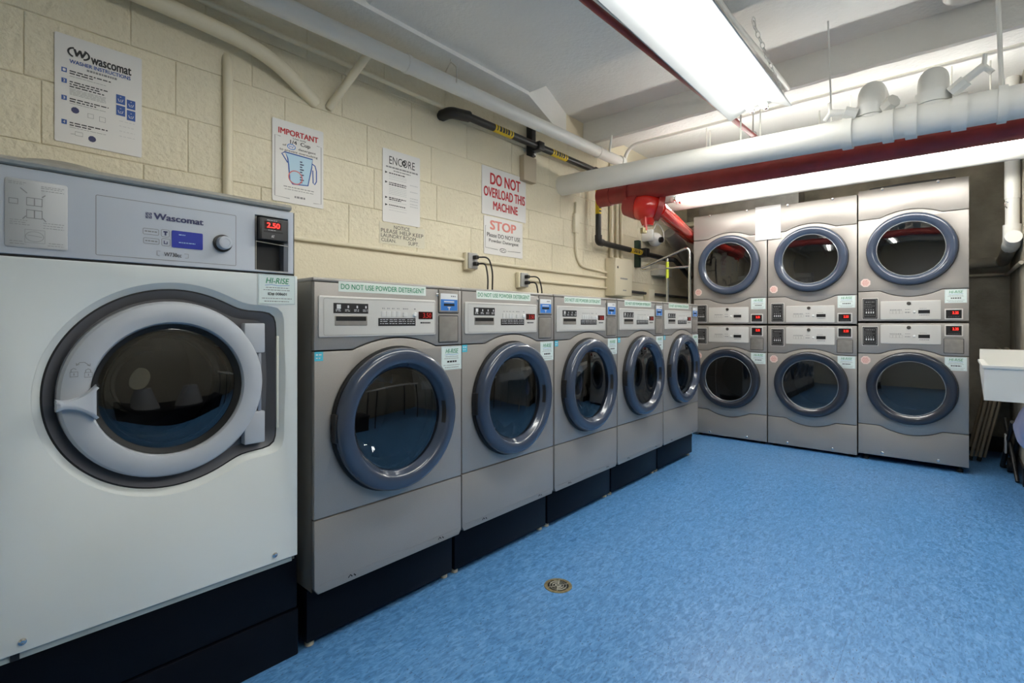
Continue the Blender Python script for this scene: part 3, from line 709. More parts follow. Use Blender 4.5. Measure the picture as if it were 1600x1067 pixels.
def make_dryer(upper):
    t = thing('clothes_dryer', '', 'dryer', (DX0, DF, 0), 0, 'stacked silver clothes dryers against the back wall')
    dryer_common(t, DW, 1.100, .582 if upper else .577, upper)
    if not upper:
        for xx in (.05, .64):
            for yy in (.06, .68): LA('foot', t, M_rubber, [(0, 0), (.02, 0), (.02, -.002), (.012, -.004), (.012, -.036), (0, -.036)][::-1] if 0 else [(0, -.03), (.02, -.03), (.02, -.015), (.01, -.012), (.01, .006), (0, .006)], (xx, yy, 0), 'z', 14)
    return t
dl = make_dryer(False); du = make_dryer(True)
dn = [('lower dryer of the left stack, beside the farthest washer', 'upper dryer of the left stack with a paper overlapping its corner'),
      ('lower dryer of the middle stack', 'upper dryer of the middle stack'),
      ('lower dryer of the right stack beside the leaning folding chairs', 'upper dryer of the right stack, tallest near the vertical white pipe')]
for i in range(3):
    z0 = .030 if i < 2 else .042
    if i < 2: z0 = .030 - .012
    for up_, pr in ((0, dl), (1, du)):
        o = pr if i == 0 else copy_tree(pr)
        o.location = (DX0 + DP * i, DF, z0 + (1.105 if up_ else 0)); o['label'] = 'silver ' + dn[i][up_]
# shorter feet for the two lower stacks: the foot meshes reach 3 cm below the cabinet
for o in bpy.data.objects:
    if o.name.startswith('foot') and o.parent and o.parent.name.startswith('clothes_dryer'):
        z0 = o.parent.location.z; o.scale = (1, 1, z0 / .03)
pp = thing('taped_paper', 'blank-looking white paper taped over the gap between the two left dryer stacks', 'paper', (-1.398, DF - .004, 1.915))
bm = bmesh.new(); n = 10; rows = []
for i in range(n + 1):
    u = i / n; c = .010 * max(0, .25 - u) ** 1 * 4
    rows.append([bm.verts.new((x * .217, -c * (1 - abs(x - .5) * .6), .015 * 0 + u * .315)) for x in [k / 6 for k in range(7)]])
for a, b_ in zip(rows, rows[1:]):
    for k in range(6): bm.faces.new((a[k], a[k + 1], b_[k + 1], b_[k]))
link('sheet', bm2me(bm), M_paper, pp, 60)
greek(pp, mat('faint_ink', (.55, .55, .56), .6), [(.03, .12, .235, .008), (.03, .13, .205, .010)], -.002, .01, .03, .006)

# ------------------------------------------------------------------ signs on the left wall
def sign(name, label, y0, y1, z0, z1, m=None, th=.004, rad=.006):
    t = link(name, plate_me([rrect(0, y1 - y0, 0, z1 - z0, rad)], -th, th), m or M_sign)
    t.location = (XL + .001, y0, z0); t.rotation_euler = (0, 0, PI / 2); tag(t, label, 'sign'); return t
SY = -.0048
s = sign('instruction_sign', 'white washer instruction sign with blue pictogram squares above the big white washer', .287, .553, 1.818, 2.222)
W_, H_ = .266, .404
def sx(px): return (px - 220) / 1215 * W_           # from the enlarged view of the sign
text('lettering', s, M_blackink, 'wascomat', .105, .230, .322, .350, SY, .03)
S('logo', s, M_blackink, [[(.062 + .020 * math.cos(a) - .004, .345 + .017 * math.sin(a)) for a in [PI * .55 + i * PI * .85 / 10 for i in range(11)]], [(.075 + .020 * math.cos(a) + .004, .345 + .017 * math.sin(a)) for a in [-PI * .45 + i * PI * .85 / 10 for i in range(11)]]], .006, SY)
text('lettering', s, M_blackink, 'W', .052, .088, .332, .358, SY, .05, .1)
text('lettering', s, M_blueink, 'WASHER INSTRUCTIONS', .042, .228, .302, .316, SY, .02)
greek(s, M_greyink, [(.092, .184, .287, .008)], SY, .004, .010, .002, 'subtitle_print')
for k, zz in enumerate((.262, .222, .158, .068)):
    q = quads('number_box', s, M_blueink, [(.019, .034, zz, zz + .017)], SY)
    text('numeral', q, M_whiteink, str(k + 1), .0235, .0295, zz + .004, zz + .013, SY - .0004, .02)
greek(s, M_blackink, [(.042, .165, .270, .0042), (.042, .110, .261, .0042), (.042, .155, .230, .0042), (.042, .130, .221, .0042), (.042, .145, .212, .0042), (.042, .158, .166, .0042), (.042, .120, .157, .0042), (.042, .155, .076, .0042), (.042, .105, .067, .0042)], SY, .006, .02)
greek(s, M_greyink, [(.042, .15, z, .0015) for z in (.252, .204, .199, .194, .189, .184, .150, .060)], SY, .006, .02, .002, 'small_print')
for (a, b_, c0, c1, rr) in ((.182, .211, .196, .232, 0), (.216, .244, .186, .222, 0), (.182, .211, .150, .190, 1), (.216, .244, .140, .180, 1)):
    q = quads('pictogram_square', s, M_blueink, [(a, b_, c0, c1)], SY)
    S('pictogram', q, M_whiteink, [[(a + .006, c0 + .02), (a + .009, c0 + .010), (a + .019, c0 + .010), (a + .022, c0 + .02)], [(a + .012, c0 + .028), (a + .016, c0 + .028)], [(a + .012, c0 + .016), (a + .017, c0 + .016)]], .002, SY - .0004)
for cx_, cz_ in ((.058, .128), (.108, .033)):
    bm = bmesh.new(); lathe(bm, [(.012, 0), (0, 0)], (cx_, SY, cz_), seg=9); link('dial_print', bm2me(bm), M_navyink, s)
S('shirt_print', s, M_greyink, [(rrect(.095, .112, .112, .128), True), (rrect(.130, .148, .108, .126), True), (rrect(.058, .080, .034, .048), True), [(.045, .036), (.058, .038)]], .0016, SY)
greek(s, mat('pale_ink', (.55, .55, .55), .6), [(.192, .242, z, .002) for z in (.128, .108, .088, .068)], SY, .006, .014, .004, 'pale_print')

s = sign('important_sign', 'white sign headed IMPORTANT with a blue measuring jug, above the white washer edge', 1.078, 1.343, 1.742, 2.147)
text('lettering', s, M_redink, 'IMPORTANT', .030, .235, .338, .366, SY, .03)
text('lettering', s, M_blackink, 'Use only', .102, .170, .321, .332, SY, .005)
text('lettering', s, M_blackink, '1/4  Cup', .088, .192, .293, .317, SY, .02)
text('lettering', s, M_blackink, 'of', .050, .068, .280, .290, SY, .01)
text('lettering', s, M_blackink, 'detergent', .130, .222, .270, .285, SY, .01)
text('lettering', s, M_blackink, 'to prevent oversudsing', .035, .232, .252, .266, SY, .008)
S('ringed_mark', s, M_cardblue, [([(.094 + .020 * math.cos(a), .283 + .013 * math.sin(a)) for a in [2 * PI * i / 20 for i in range(20)]], True), [(.082, .288), (.086, .278), (.092, .288), (.098, .278), (.104, .288)]], .004, SY)
S('frame_print', s, M_greyink, [[(.040, .322), (.012, .324), (.012, .025), (.085, .022)], [(.228, .322), (.252, .320), (.252, .022), (.21, .020)]], .003, SY)
jug = [(.075, .222), (.062, .250), (.205, .246), (.200, .200), (.180, .105), (.100, .098), (.086, .115), (.080, .19)]
me = bpy.data.meshes.new('jug_fill'); me.from_pydata([(x, SY + .0004, z) for x, z in jug], [], [tuple(range(len(jug)))]); link('jug_fill', me, M_lblue, s)
S('jug_outline', s, M_blueink, [(jug, True), [(.203, .222), (.218, .215), (.226, .19), (.226, .135), (.216, .118), (.208, .125), (.206, .19)], [(.062, .250), (.046, .240), (.075, .200)]], .006, SY)
quads('jug_scale', s, M_navyink, [(.138, .158 if k % 2 else .150, .215 - k * .013, .221 - k * .013) for k in range(9)], SY - .0003)
S('red_ring', s, mat('coral_ink', (.65, .16, .16), .5), [([(.115 + .035 * math.cos(a), .133 + .033 * math.sin(a)) for a in [2 * PI * i / 26 for i in range(26)]], True)], .005, SY - .0005)
greek(s, M_greyink, [(.055, .215, .078, .004), (.06, .21, .066, .003), (.11, .165, .030, .010)], SY, .008, .02)

s = sign('encore_sign', 'narrow white instruction sign headed ENCORE on the cream wall', 1.711, 1.984, 1.735, 2.165, None, .003)
text('lettering', s, M_blackink, 'ENCORE', .045, .232, .345, .392, SY + .001, -.006)
bm = bmesh.new(); lathe(bm, [(.016, 0), (.006, 0)], (.149, SY, .369), seg=18); link('logo_dot', bm2me(bm), M_blackink, s)
greek(s, M_greyink, [(.022, .255, .322, .009), (.075, .20, .306, .006)], SY + .001, .012, .03)
bm = bmesh.new()
for zz in (.290, .233, .143, .100):
    v = [bm.verts.new((x, SY + .001, z)) for x, z in ((.016, zz - .006), (.034, zz + .002), (.016, zz + .008))]; bm.faces.new(v)
link('arrow_mark', bm2me(bm), M_blackink, s)
greek(s, M_blackink, [(.043, .16, .288, .006), (.043, .17, .232, .006), (.043, .165, .221, .006), (.043, .165, .143, .006), (.043, .13, .133, .006), (.043, .16, .100, .006)], SY + .001, .006, .02)
greek(s, mat('pale_ink', (.55, .55, .55), .6), [(.043, .17, z, .003) for z in (.277, .268, .256, .208, .198, .188, .178, .168, .122, .088, .072)] + [(.195, .255, z, .005) for z in (.245, .205, .165, .150, .13, .115)], SY + .001, .006, .02, .002, 'small_print')

s = sign('notice_paper', 'cream handwritten-style notice asking to keep the laundry room clean', 1.690, 2.022, 1.606, 1.728, M_notice, .0015, .001)
NY = -.0023
for tx, a, b_, c0, c1 in (('NOTICE', .100, .215, .093, .115), ('PLEASE HELP KEEP', .010, .320, .065, .088), ('LAUNDRY ROOM', .010, .262, .038, .060), ('CLEAN.', .012, .115, .012, .032), ('SUPT.', .205, .285, .010, .032)):
    text('lettering', s, M_blackink, tx, a, b_, c0, c1, NY, -.004)

s = sign('overload_sign', 'white sign reading DO NOT OVERLOAD THIS MACHINE in red letters', 2.533, 3.018, 1.915, 2.260)
for tx, a, b_, c0, c1 in (('DO NOT', .085, .415, .225, .305), ('OVERLOAD THIS', .018, .470, .132, .200), ('MACHINE', .115, .385, .045, .105)):
    text('lettering', s, M_redink, tx, a, b_, c0, c1, SY, .030)
s = sign('stop_sign', 'white sign headed STOP asking not to use powder detergent', 2.553, 2.978, 1.634, 1.906)
text('lettering', s, mat('pale_red_ink', (.72, .22, .18), .4), 'STOP', .065, .345, .180, .245, SY, .03)
text('lettering', s, M_blackink, 'Please DO NOT USE', .03, .395, .125, .155, SY, .008)
text('lettering', s, M_blackink, 'Powder Detergent', .05, .375, .082, .112, SY, .006)
S('frame_print', s, M_blackink, [[(.02, .20), (.014, .20), (.014, .045), (.145, .040)], [(.25, .04), (.40, .045)]], .003, SY)
S('mark', s, M_blackink, [([(.200 + .035 * math.cos(a), .040 + .014 * math.sin(a)) for a in [2 * PI * i / 16 for i in range(16)]], True), [(.175, .046), (.19, .034), (.205, .046), (.22, .034)]], .004, SY)

# ------------------------------------------------------------------ pipes and wall fittings
def pipe(name, label, m, pts, r, fil=0., cat='pipe', seg=16, group=None):
    return tag(T(name, None, m, pts, r, seg, fil), label, cat, group)
def collar(parent, m, c, d, r, ln, name='coupling'):
    c, d = Vector(c), Vector(d).normalized(); return T(name, parent, m, [c - d * ln / 2, c + d * ln / 2], r, 18)
# long white pipe under the ceiling, parallel to the left wall
wp = pipe('ceiling_pipe', 'long white-painted pipe running under the ceiling along the cream wall', M_paint, [(-2.25, YN, 2.52), (-2.25, 4.10, 2.59)], .046)
for yy in (1.70, 3.68): collar(wp, M_paint, (-2.25, yy, 2.52 + .07 * (yy + 1.7) / 5.8), (0, 1, .012), .050, .03, 'pipe_clamp')
collar(wp, M_paint, (-2.25, 4.06, 2.589), (0, 1, .012), .053, .06)
T('clevis_hanger', wp, M_greypaint, fillet([(-2.30, 2.02, 2.56), (-2.30, 2.02, 2.65), (-2.25, 2.02, 2.70), (-2.20, 2.02, 2.65), (-2.20, 2.02, 2.56)], .02), .004, 6)
T('hanger_rod', wp, M_greypaint, [(-2.25, 2.02, 2.70), (-2.25, 2.02, ZC)], .004, 6)
T('hanger_strap', wp, M_paint, [(-2.21, 3.80, 2.60), (-2.19, 3.80, ZB + .01)], .010, 8)
pipe('branch_stub', 'short cream stub rising from the wall to the white ceiling pipe', M_creampipe, [(-2.50, 1.375, 2.285), (-2.28, 1.47, 2.53)], .021)
pipe('upper_wall_pipe', 'cream pipe high on the wall bending down into the blocks above the white washer', M_creampipe, [(-2.42, YN, 2.50), (-2.42, .72, 2.435), (-2.42, 1.02, 2.41), (-2.50, 1.30, 2.29)], .034, .18)
pipe('thin_wall_pipe', 'thin cream pipe running beside the long white ceiling pipe', M_creampipe, [(-2.44, YN, 2.57), (-2.44, 2.16, 2.515)], .013)
pipe('riser_conduit', 'thick vertical cream conduit on the wall behind the white washer', M_creampipe, [(-2.488, .875, 0.02), (-2.488, .875, 2.33), (-2.52, .875, 2.37)], .021, .04)
c1 = pipe('outlet_conduit', 'long horizontal cream conduit feeding the first outlet box along the wall', M_creampipe, [(-2.490, .72, 1.570), (-2.490, 4.23, 1.570)], .011)
pipe('second_outlet_conduit', 'lower cream conduit from the second outlet box to the panel box', M_creampipe, [(-2.490, 2.93, 1.476), (-2.490, 4.23, 1.474)], .011)
pipe('curved_conduit', 'thin cream conduit dropping down the wall and curving into the panel box', M_creampipe, [(-2.487, 3.70, 2.20), (-2.487, 3.70, 1.645), (-2.487, 4.23, 1.620)], .011, .16)
B('conduit_sleeve', None, M_creampipe, -2.499, -2.47, 3.665, 3.735, 1.93, 2.10, .006).name = 'junction_sleeve'
tag(bpy.data.objects['junction_sleeve'], 'slim cream raceway box on the curved wall conduit', 'junction box')
for k, (yy, rr, lab) in enumerate(((4.29, .020, 'left of the three cream vertical conduits above the panel box'), (4.40, .016, 'middle of the three cream vertical conduits above the panel box'), (4.49, .016, 'right of the three cream vertical conduits above the panel box'))):
    pipe('vertical_conduit', lab, M_creampipe, [(-2.475, yy, 1.77), (-2.475, yy, 2.70)], rr, 0, 'pipe', 12, 'vertical conduits above the panel box')
pb = thing('panel_box', 'cream electrical box on the wall below the vertical conduits', 'electrical box', (XL, 4.22, 1.40), PI / 2)
B('box_body', pb, M_creampipe, 0, .335, -.10, 0, 0, .36, .004); B('box_cover', pb, mat('cover_cream', (.72, .66, .5), .4), .004, .331, -.106, -.10, .006, .354, .003)
LA('knockout', pb, M_slot, [(.012, 0), (0, 0)], (.05, -.1065, .27), seg=12)
greek(pb, M_greyink, [(.10, .24, .16, .014), (.15, .22, .05, .01)], -.1065, .02, .04)
# outlets with plugged cords
for k, (yy, zz, ty, lab) in enumerate(((2.355, 1.510, 2.46, 'grey outlet box with two black plugs above the second washer'), (2.905, 1.415, 3.03, 'grey outlet box with two black plugs above the middle washer'))):
    ob = thing('outlet_box', lab, 'outlet', (XL, yy, zz), PI / 2, 'outlet boxes on the wall')
    B('back_box', ob, M_creampipe, -.004, .090, -.035, 0, -.008, .11, .004); B('cover_plate', ob, M_grey, .008, .092, -.050, -.035, 0, .106, .004)
    cdt = thing('plug_cords', 'pair of black power cords plugged into the ' + ('outlet box above the second washer' if k == 0 else 'outlet box above the middle washer'), 'cord', (XL, yy, zz), PI / 2, 'cord pairs')
    for q, zo in enumerate((.075, .030)):
        B('plug', cdt, M_black, .040, .070, -.085, -.050, zo - .012, zo + .014, .005)
        T('cord', cdt, M_black, fillet([(.055, -.08, zo), (.085 + .03 * (1 - q), -.13, zo + .004), (.10 + .045 * (1 - q), -.14, zo - .09), (.095 + .05 * (1 - q), -.13, -.34)], .05), .0055, 8)
# gas pipe
gx = -2.40
gp = pipe('gas_pipe', 'black iron gas pipe with yellow tags running along the top of the cream wall', M_gas, [(-2.50, 2.15, 2.480), (gx, 2.15, 2.480), (gx, 2.30, 2.500), (gx, 3.93, 2.500), (gx, 3.93, 1.870), (gx, 5.40, 1.850), (-2.33, 5.42, 1.845), (-2.30, 5.80, 1.66)], .026, .05)
T('elbow_fitting', gp, M_gas, fillet([(-2.48, 2.15, 2.480), (gx, 2.15, 2.480), (gx, 2.31, 2.502)], .06), .036, 16)
T('elbow_fitting', gp, M_gas, fillet([(gx, 3.93, 1.93), (gx, 3.93, 1.870), (gx, 4.0, 1.869)], .04), .033, 16)
T('elbow_fitting', gp, M_gas, fillet([(gx, 3.87, 2.5), (gx, 3.93, 2.500), (gx, 3.93, 2.44)], .04), .033, 16)
for a, b_ in (((gx, 2.55, 2.5), (gx, 2.74, 2.5)), ((gx, 3.22, 2.5), (gx, 3.42, 2.5)), ((gx, 3.93, 2.34), (gx, 3.93, 2.12)), ((gx, 4.52, 1.862), (gx, 4.74, 1.859))):
    tg = T('yellow_tag', gp, M_yellow, [a, b_], .0268, 16)
    a, b_ = Vector(a), Vector(b_); d = b_ - a
    bm = bmesh.new()
    for u0, u1 in ((.08, .14), (.22, .34), (.38, .5), (.54, .62), (.66, .78), (.86, .92)):
        p0, p1 = a + d * u0, a + d * u1
        tube(bm, [p0, p1], .0272, 16)
    me = bm2me(bm)
    bm = bmesh.new(); bm.from_mesh(me)
    kill = [f for f in bm.faces if not (f.calc_center_median().x > gx + .015 and abs((f.calc_center_median() - (a + d * .5)).dot(Vector((0, 0, 1)) if abs(d.z) < .1 else Vector((0, 1, 0)))) < .016)]
    bmesh.ops.delete(bm, geom=kill, context='FACES'); bm.to_mesh(me); bm.free()
    link('tag_print', me, M_blackink, tg)
br = thing('pipe_bracket', 'black strut bracket clamping the gas pipe to the wall above the overload sign', 'bracket', (XL, 3.03, 2.43), PI / 2)
B('strut', br, M_black, 0, .045, -.06, 0, 0, .30, .004); B('clamp', br, M_black, -.01, .055, -.14, -.06, .035, .10, .006)
LA('bolt', br, M_chrome, [(.014, 0), (.014, .01), (0, .012)], (.022, -.06, .02), seg=6)
wbk = B('wall_cover_plate', None, M_woodtan, XL, XL + .05, 2.945, 3.095, 2.232, 2.425, .003); tag(wbk, 'tan wooden block on the wall at the corner of the overload sign', 'block')
br2 = thing('strut_channel', 'dark green strut channel holding the lower gas pipe run', 'bracket', (XL, 4.80, 1.72), PI / 2)
B('channel', br2, M_green, 0, .06, -.05, 0, 0, .28, .003); B('clamp', br2, M_black, -.012, .075, -.14, -.05, .10, .19, .006)
# fat drain pipe across the room
Z0, Z1 = 2.305, 2.225
def zfat(x): return Z0 + (Z1 - Z0) * (x + 2.5) / 2.9
fp = pipe('drain_pipe', 'fat white drain pipe crossing the room under the ceiling from the cream wall', M_paint, [(XL, 3.5, Z0), (XO, 3.5, zfat(XO))], .082, 0, 'pipe', 32)
for x, ln in ((-.455, .05), (-.265, .05), (-.165, .05), (.03, .06)): collar(fp, M_paint, (x, 3.5, zfat(x)), (1, 0, -.028), .094, ln)
for x in (-.345, -.075):
    T('riser_fitting', fp, M_paint, fillet([(x, 3.5, zfat(x)), (x, 3.5, zfat(x) + .225), (x, 3.82, zfat(x) + .25)], .11), .066, 20)
    T('riser_collar', fp, M_paint, [(x, 3.5, zfat(x) + .07), (x, 3.5, zfat(x) + .13)], .077, 20)
def spigot(x, s, tilt):
    t = T('spigot', fp, M_paint, [(x, 3.45, 2.34), (x + s * .05, 3.43, 2.35 + tilt * .4), (x + s * .12, 3.42, 2.37 + tilt)], .020, 10)
    T('spigot_body', t, M_paint, [(x + s * .0, 3.45, 2.33), (x + s * .055, 3.43, 2.355 + tilt * .3)], .034, 8)
    T('spigot_handle', t, M_paint, [(x + s * .12, 3.42, 2.37 + tilt), (x + s * .125, 3.42, 2.43 + tilt)], .010, 8)
    T('spigot_outlet', t, M_paint, [(x + s * .12, 3.42, 2.37 + tilt), (x + s * .15, 3.42, 2.33 + tilt)], .013, 8)
spigot(-.41, -1, -.01); spigot(.0, 1, .045)
T('cleanout_plug', fp, M_greypaint, [(-.275, 3.46, 2.335), (-.235, 3.42, 2.35)], .036, 8)
for x in (-.535, .19): T('hanger_rod', fp, M_paint, [(x, 3.5, zfat(x)), (x - .02, 3.5, ZC)], .010 if x > 0 else .005, 8)
collar(fp, M_paint, (.19, 3.5, zfat(.19)), (1, 0, -.03), .092, .035, 'pipe_clamp')
for x in (-1.05, -.93, -.6): T('hanger_rod', fp, M_greypaint, [(x, 3.5, zfat(x)), (x, 3.5, 2.52 if x < -.8 else 2.42)], .005, 6)
# red main behind it with valve
rp = pipe('red_main_pipe', 'thick dark red sprinkler main running behind the fat white drain pipe', M_red, [(-2.27, 3.76, 2.215), (XO, 3.76, 2.155)], .074, 0, 'pipe', 28)
T('end_coupling', rp, M_red, [(-2.28, 3.76, 2.215), (-2.16, 3.76, 2.213)], .080, 24)
T('flange', rp, M_red, [(-2.02, 3.76, 2.21), (-1.99, 3.76, 2.209)], .092, 24)
va = bpy.data.objects.new('check_valve', None); COL.objects.link(va); va.location = (-1.87, 3.80, 2.08); va.parent = rp; va['label'] = 'bright red check valve with pipe running back'
bm = bmesh.new(); bmesh.ops.create_uvsphere(bm, u_segments=28, v_segments=16, radius=.125)
for v in bm.verts: v.co.x *= 1.15; v.co.z *= .9
link('valve_body', bm2me(bm), M_redgloss, va, 60)
T('inlet_flange', va, M_red, [(-.17, -.02, .045), (-.06, -.01, .02)], [.09, .115], 24)
T('outlet_flange', va, M_red, [(.075, .02, 0), (.11, .045, -.01)], .112, 24)
T('back_pipe', va, M_redgloss, [(.08, .05, -.01), (-.235, 1.5, -.02), (-.30, 2.38, -.02)], .062, 20)
T('lower_port', va, M_redgloss, [(.01, 0, -.08), (.01, 0, -.15)], [.07, .045], 16)
T('drain_spout', va, M_redgloss, [(.02, -.06, -.06), (.03, -.07, -.20)], .012, 10)
LA('spout_cap', va, M_brass, [(0, -.02), (.026, -.02), (.026, .02), (0, .02)], (.01, -.07, -.20), 'z', 14)
pipe('sprinkler_branch', 'thin dark red sprinkler pipe hung along the left side of the hanging light', M_red, [(-1.16, YN, 2.505), (-1.16, 1.8, 2.50), (-1.082, 3.95, 2.50)], .017)
T('hanger_rod', bpy.data.objects['sprinkler_branch'], M_greypaint, [(-1.085, 3.90, 2.50), (-1.085, 3.90, ZB)], .005, 6)
T('hanger_loop', bpy.data.objects['sprinkler_branch'], M_chrome, [(-1.085 + .024 * math.cos(a), 3.90, 2.503 + .026 * math.sin(a)) for a in [2 * PI * i / 14 for i in range(14)]], .004, 6, 0, True)
pipe('light_conduit', 'thin white conduit running across the ceiling above the hanging light', M_paint, [(-.86, YN, 2.722), (-.86, 2.70, 2.722), (-.84, 3.70, 2.74), (-.84, 3.83, 2.74)], .013)
pipe('beam_conduit', 'thin white conduit under the far ceiling beam, bending down by the cream wall', M_paint, [(XO, 4.10, 2.735), (-2.20, 4.10, 2.735), (-2.28, 4.10, 2.40)], .016, .12)
pipe('corner_loop_conduit', 'rounded white conduit on the ceiling near the right edge', M_paint, [(-.02, 2.95, 2.912), (-.02, 3.72, 2.912), (.9, 3.72, 2.912)], .022, .12)
# insulated pipe and ducts behind the dryers
hp_ = pipe('wrapped_pipe', 'white wrapped pipe running right behind the strip light above the dryers', M_greypaint, [(-2.11, 4.76, 2.292), (.375, 4.76, 2.292)], .057, 0, 'pipe', 24)
for xx in (-1.7, -.6, .2): T('hanger_rod', hp_, M_greypaint, [(xx, 4.76, 2.34), (xx, 4.76, ZC)], .005, 8)
pipe('insulated_pipe', 'short cream wrapped pipe beside the top of the left dryer stack', M_creampipe, [(-2.34, 5.7, 2.262), (-1.5, 5.7, 2.275)], .033)
pipe('exhaust_duct', 'dull grey exhaust duct slanting down the corner behind the left dryer stack', M_duct, [(-2.40, 5.45, 2.16), (-2.30, 6.05, 1.74)], .075)
tag(B('back_duct', None, M_duct, -2.25, -1.2, 5.92, 6.18, 2.30, 2.55, .01), 'dull grey rectangular duct on the back wall above the left dryers', 'duct')
pipe('flexible_duct', 'dark flexible duct lying on top of the right dryer stack', M_darkduct, [(-.55, 5.55, 2.30), (-.30, 5.50, 2.30), (.02, 5.55, 2.30)], .05, .1)
# right corner pipes
vp = pipe('corner_vertical_pipe', 'white vertical pipe in the right corner with a wrapped elbow', M_paint, [(.335, 5.19, ZC), (.335, 5.19, 1.74)], .039)
collar(vp, M_paint, (.335, 5.19, 2.36), (0, 0, 1), .043, .62, 'wrapping')
T('elbow', vp, M_paint, fillet([(.335, 5.19, 1.86), (.335, 5.19, 1.735), (.335, 5.36, 1.722)], .07), .052, 18)
T('elbow_stub', vp, M_paint, [(.335, 5.19, 1.74), (.335, 5.08, 1.76)], .047, 16)
T('hose_clamp', vp, M_chrome, [(.305, 5.15, 1.98), (.292, 5.145, 2.0), (.298, 5.145, 2.03), (.31, 5.15, 2.02)], .004, 6)
pipe('corner_drain_pipe', 'bare grey pipe running back to the corner and left behind the right dryers', M_conc, [(.335, 5.34, 1.715), (.335, 6.10, 1.67), (-.35, 6.10, 1.67)], .045, .06)
pipe('thin_corner_pipe', 'thin grey pipe following the back wall and right wall around the corner', mat('thin_pipe_grey', (.42, .38, .30), .6), [(-.35, 6.18, 1.565), (.367, 6.18, 1.565), (.367, 5.0, 1.565)], .013, .03)
pipe('left_corner_pipe', 'thin dark pipe low on the wall behind the laundry cart', M_darkduct, [(-2.48, 4.60, 1.46), (-2.48, 6.17, 1.45)], .014)
tag(B('small_wall_box', None, M_creampipe, XL, XL + .06, 5.02, 5.16, 1.37, 1.50, .004), 'small cream junction box on the far cream wall', 'junction box')
tag(B('grey_wall_box', None, mat('grey_box_paint', (.50, .49, .43), .5), XL, XL + .10, 5.18, 5.52, 1.66, 1.78, .006), 'small pale grey box on the wall behind the laundry cart', 'electrical box')
# security camera
sc = thing('security_camera', 'small white security camera on the far end of the cream wall', 'camera', (XL, 5.06, 2.03), PI / 2)
B('mount_plate', sc, M_white, -.06, .17, -.05, 0, .07, .09, .004); B('mount_arm', sc, M_white, -.09, -.04, -.12, 0, -.02, .10, .006)
bm = bmesh.new(); bmesh.ops.create_uvsphere(bm, u_segments=20, v_segments=12, radius=.075); bmesh.ops.translate(bm, verts=bm.verts, vec=(.06, -.085, .01)); link('dome', bm2me(bm), M_white, sc, 60)
T('lens', sc, M_black, [(.045, -.14, .0), (.035, -.172, -.004)], .030, 16)
T('camera_cable', sc, M_whiteink, fillet([(.10, -.03, .09), (.16, -.06, .22), (.24, -.1, .12), (.20, -.12, -.02), (.15, -.11, .06)], .05), .005, 6)

# ------------------------------------------------------------------ floor drain
fd = thing('floor_drain', 'round brass floor drain grate set in the blue floor', 'drain', (-1.288, 1.778, 0))
LA('drain_ring', fd, M_brass, [(.046, .0005), (.046, .0025), (.060, .0025), (.061, .0003)], (0, 0, 0), 'z', 36)
LA('drain_pit', fd, M_slot, [(.047, .0007), (0, .0007)], (0, 0, 0), 'z', 30)
bm = bmesh.new()
for r_ in (.012, .024, .036):
    tube(bm, [(r_ * math.cos(a), r_ * math.sin(a), .0016) for a in [2 * PI * i / 24 for i in range(24)]], .0026, 6, True)
for i in range(6):
    a = PI * i / 6 * 2; tube(bm, [(0.004 * math.cos(a), .004 * math.sin(a), .0016), (.046 * math.cos(a), .046 * math.sin(a), .0016)], .0022, 6)
link('grate', bm2me(bm), mat('grate_metal', (.42, .41, .35), .45, .7), fd, 60)

# ------------------------------------------------------------------ laundry cart behind the washers
lc = thing('laundry_cart', 'chrome laundry cart with a hanging loop standing behind the farthest washer', 'cart', (0, 0, 0))
px1, px2 = (-2.110, 4.74), (-1.895, 4.76)
T('post', lc, M_chrome, [(px1[0], px1[1], .12), (px1[0], px1[1], 1.77)], .0125, 12); T('post', lc, M_chrome, [(px2[0], px2[1], .12), (px2[0], px2[1], 1.80)], .0125, 12)
T('hanging_loop', lc, M_chrome, fillet([(px2[0], px2[1], 1.68), (-2.36, 4.70, 1.672), (-2.385, 4.71, 1.69), (-1.92, 4.76, 1.862), (px2[0], px2[1], 1.83), (px2[0], px2[1], 1.68)], .018), .011, 10)
T('lime_tag', lc, M_yg, [(px1[0], px1[1], 1.58), (px1[0], px1[1], 1.74)], .0145, 12)
for a, b_ in (((-2.27, 4.55), (-2.27, 4.90)), ((-1.95, 4.55), (-1.95, 4.90)), ((-2.27, 4.55), (-1.95, 4.55)), ((-2.27, 4.90), (-1.95, 4.90))):
    for zz in (.30, .55): T('basket_rail', lc, M_chrome, [(*a, zz), (*b_, zz)], .006, 8)
bm = bmesh.new()
for k in range(9):
    x = -2.27 + .04 * k; tube(bm, [(x, 4.55, .55), (x, 4.55, .30), (x, 4.90, .30), (x, 4.90, .55)], .0025, 5)
link('basket_wire', bm2me(bm), M_chrome, lc)['kind'] = 'stuff'
for x, y in ((-2.27, 4.55), (-1.95, 4.55), (-2.27, 4.90), (-1.95, 4.90)):
    T('leg', lc, M_chrome, [(x, y, .06), (x, y, .32)], .009, 8); LA('caster', lc, M_rubber, [(0, -.012), (.035, -.012), (.035, .012), (0, .012)], (x, y, .035), 'x', 16)
for a, b_ in ((px1, (-2.27, 4.55)), (px2, (-1.95, 4.55))): T('brace', lc, M_chrome, [(a[0], a[1], .30), (b_[0], b_[1], .30)], .006, 8)

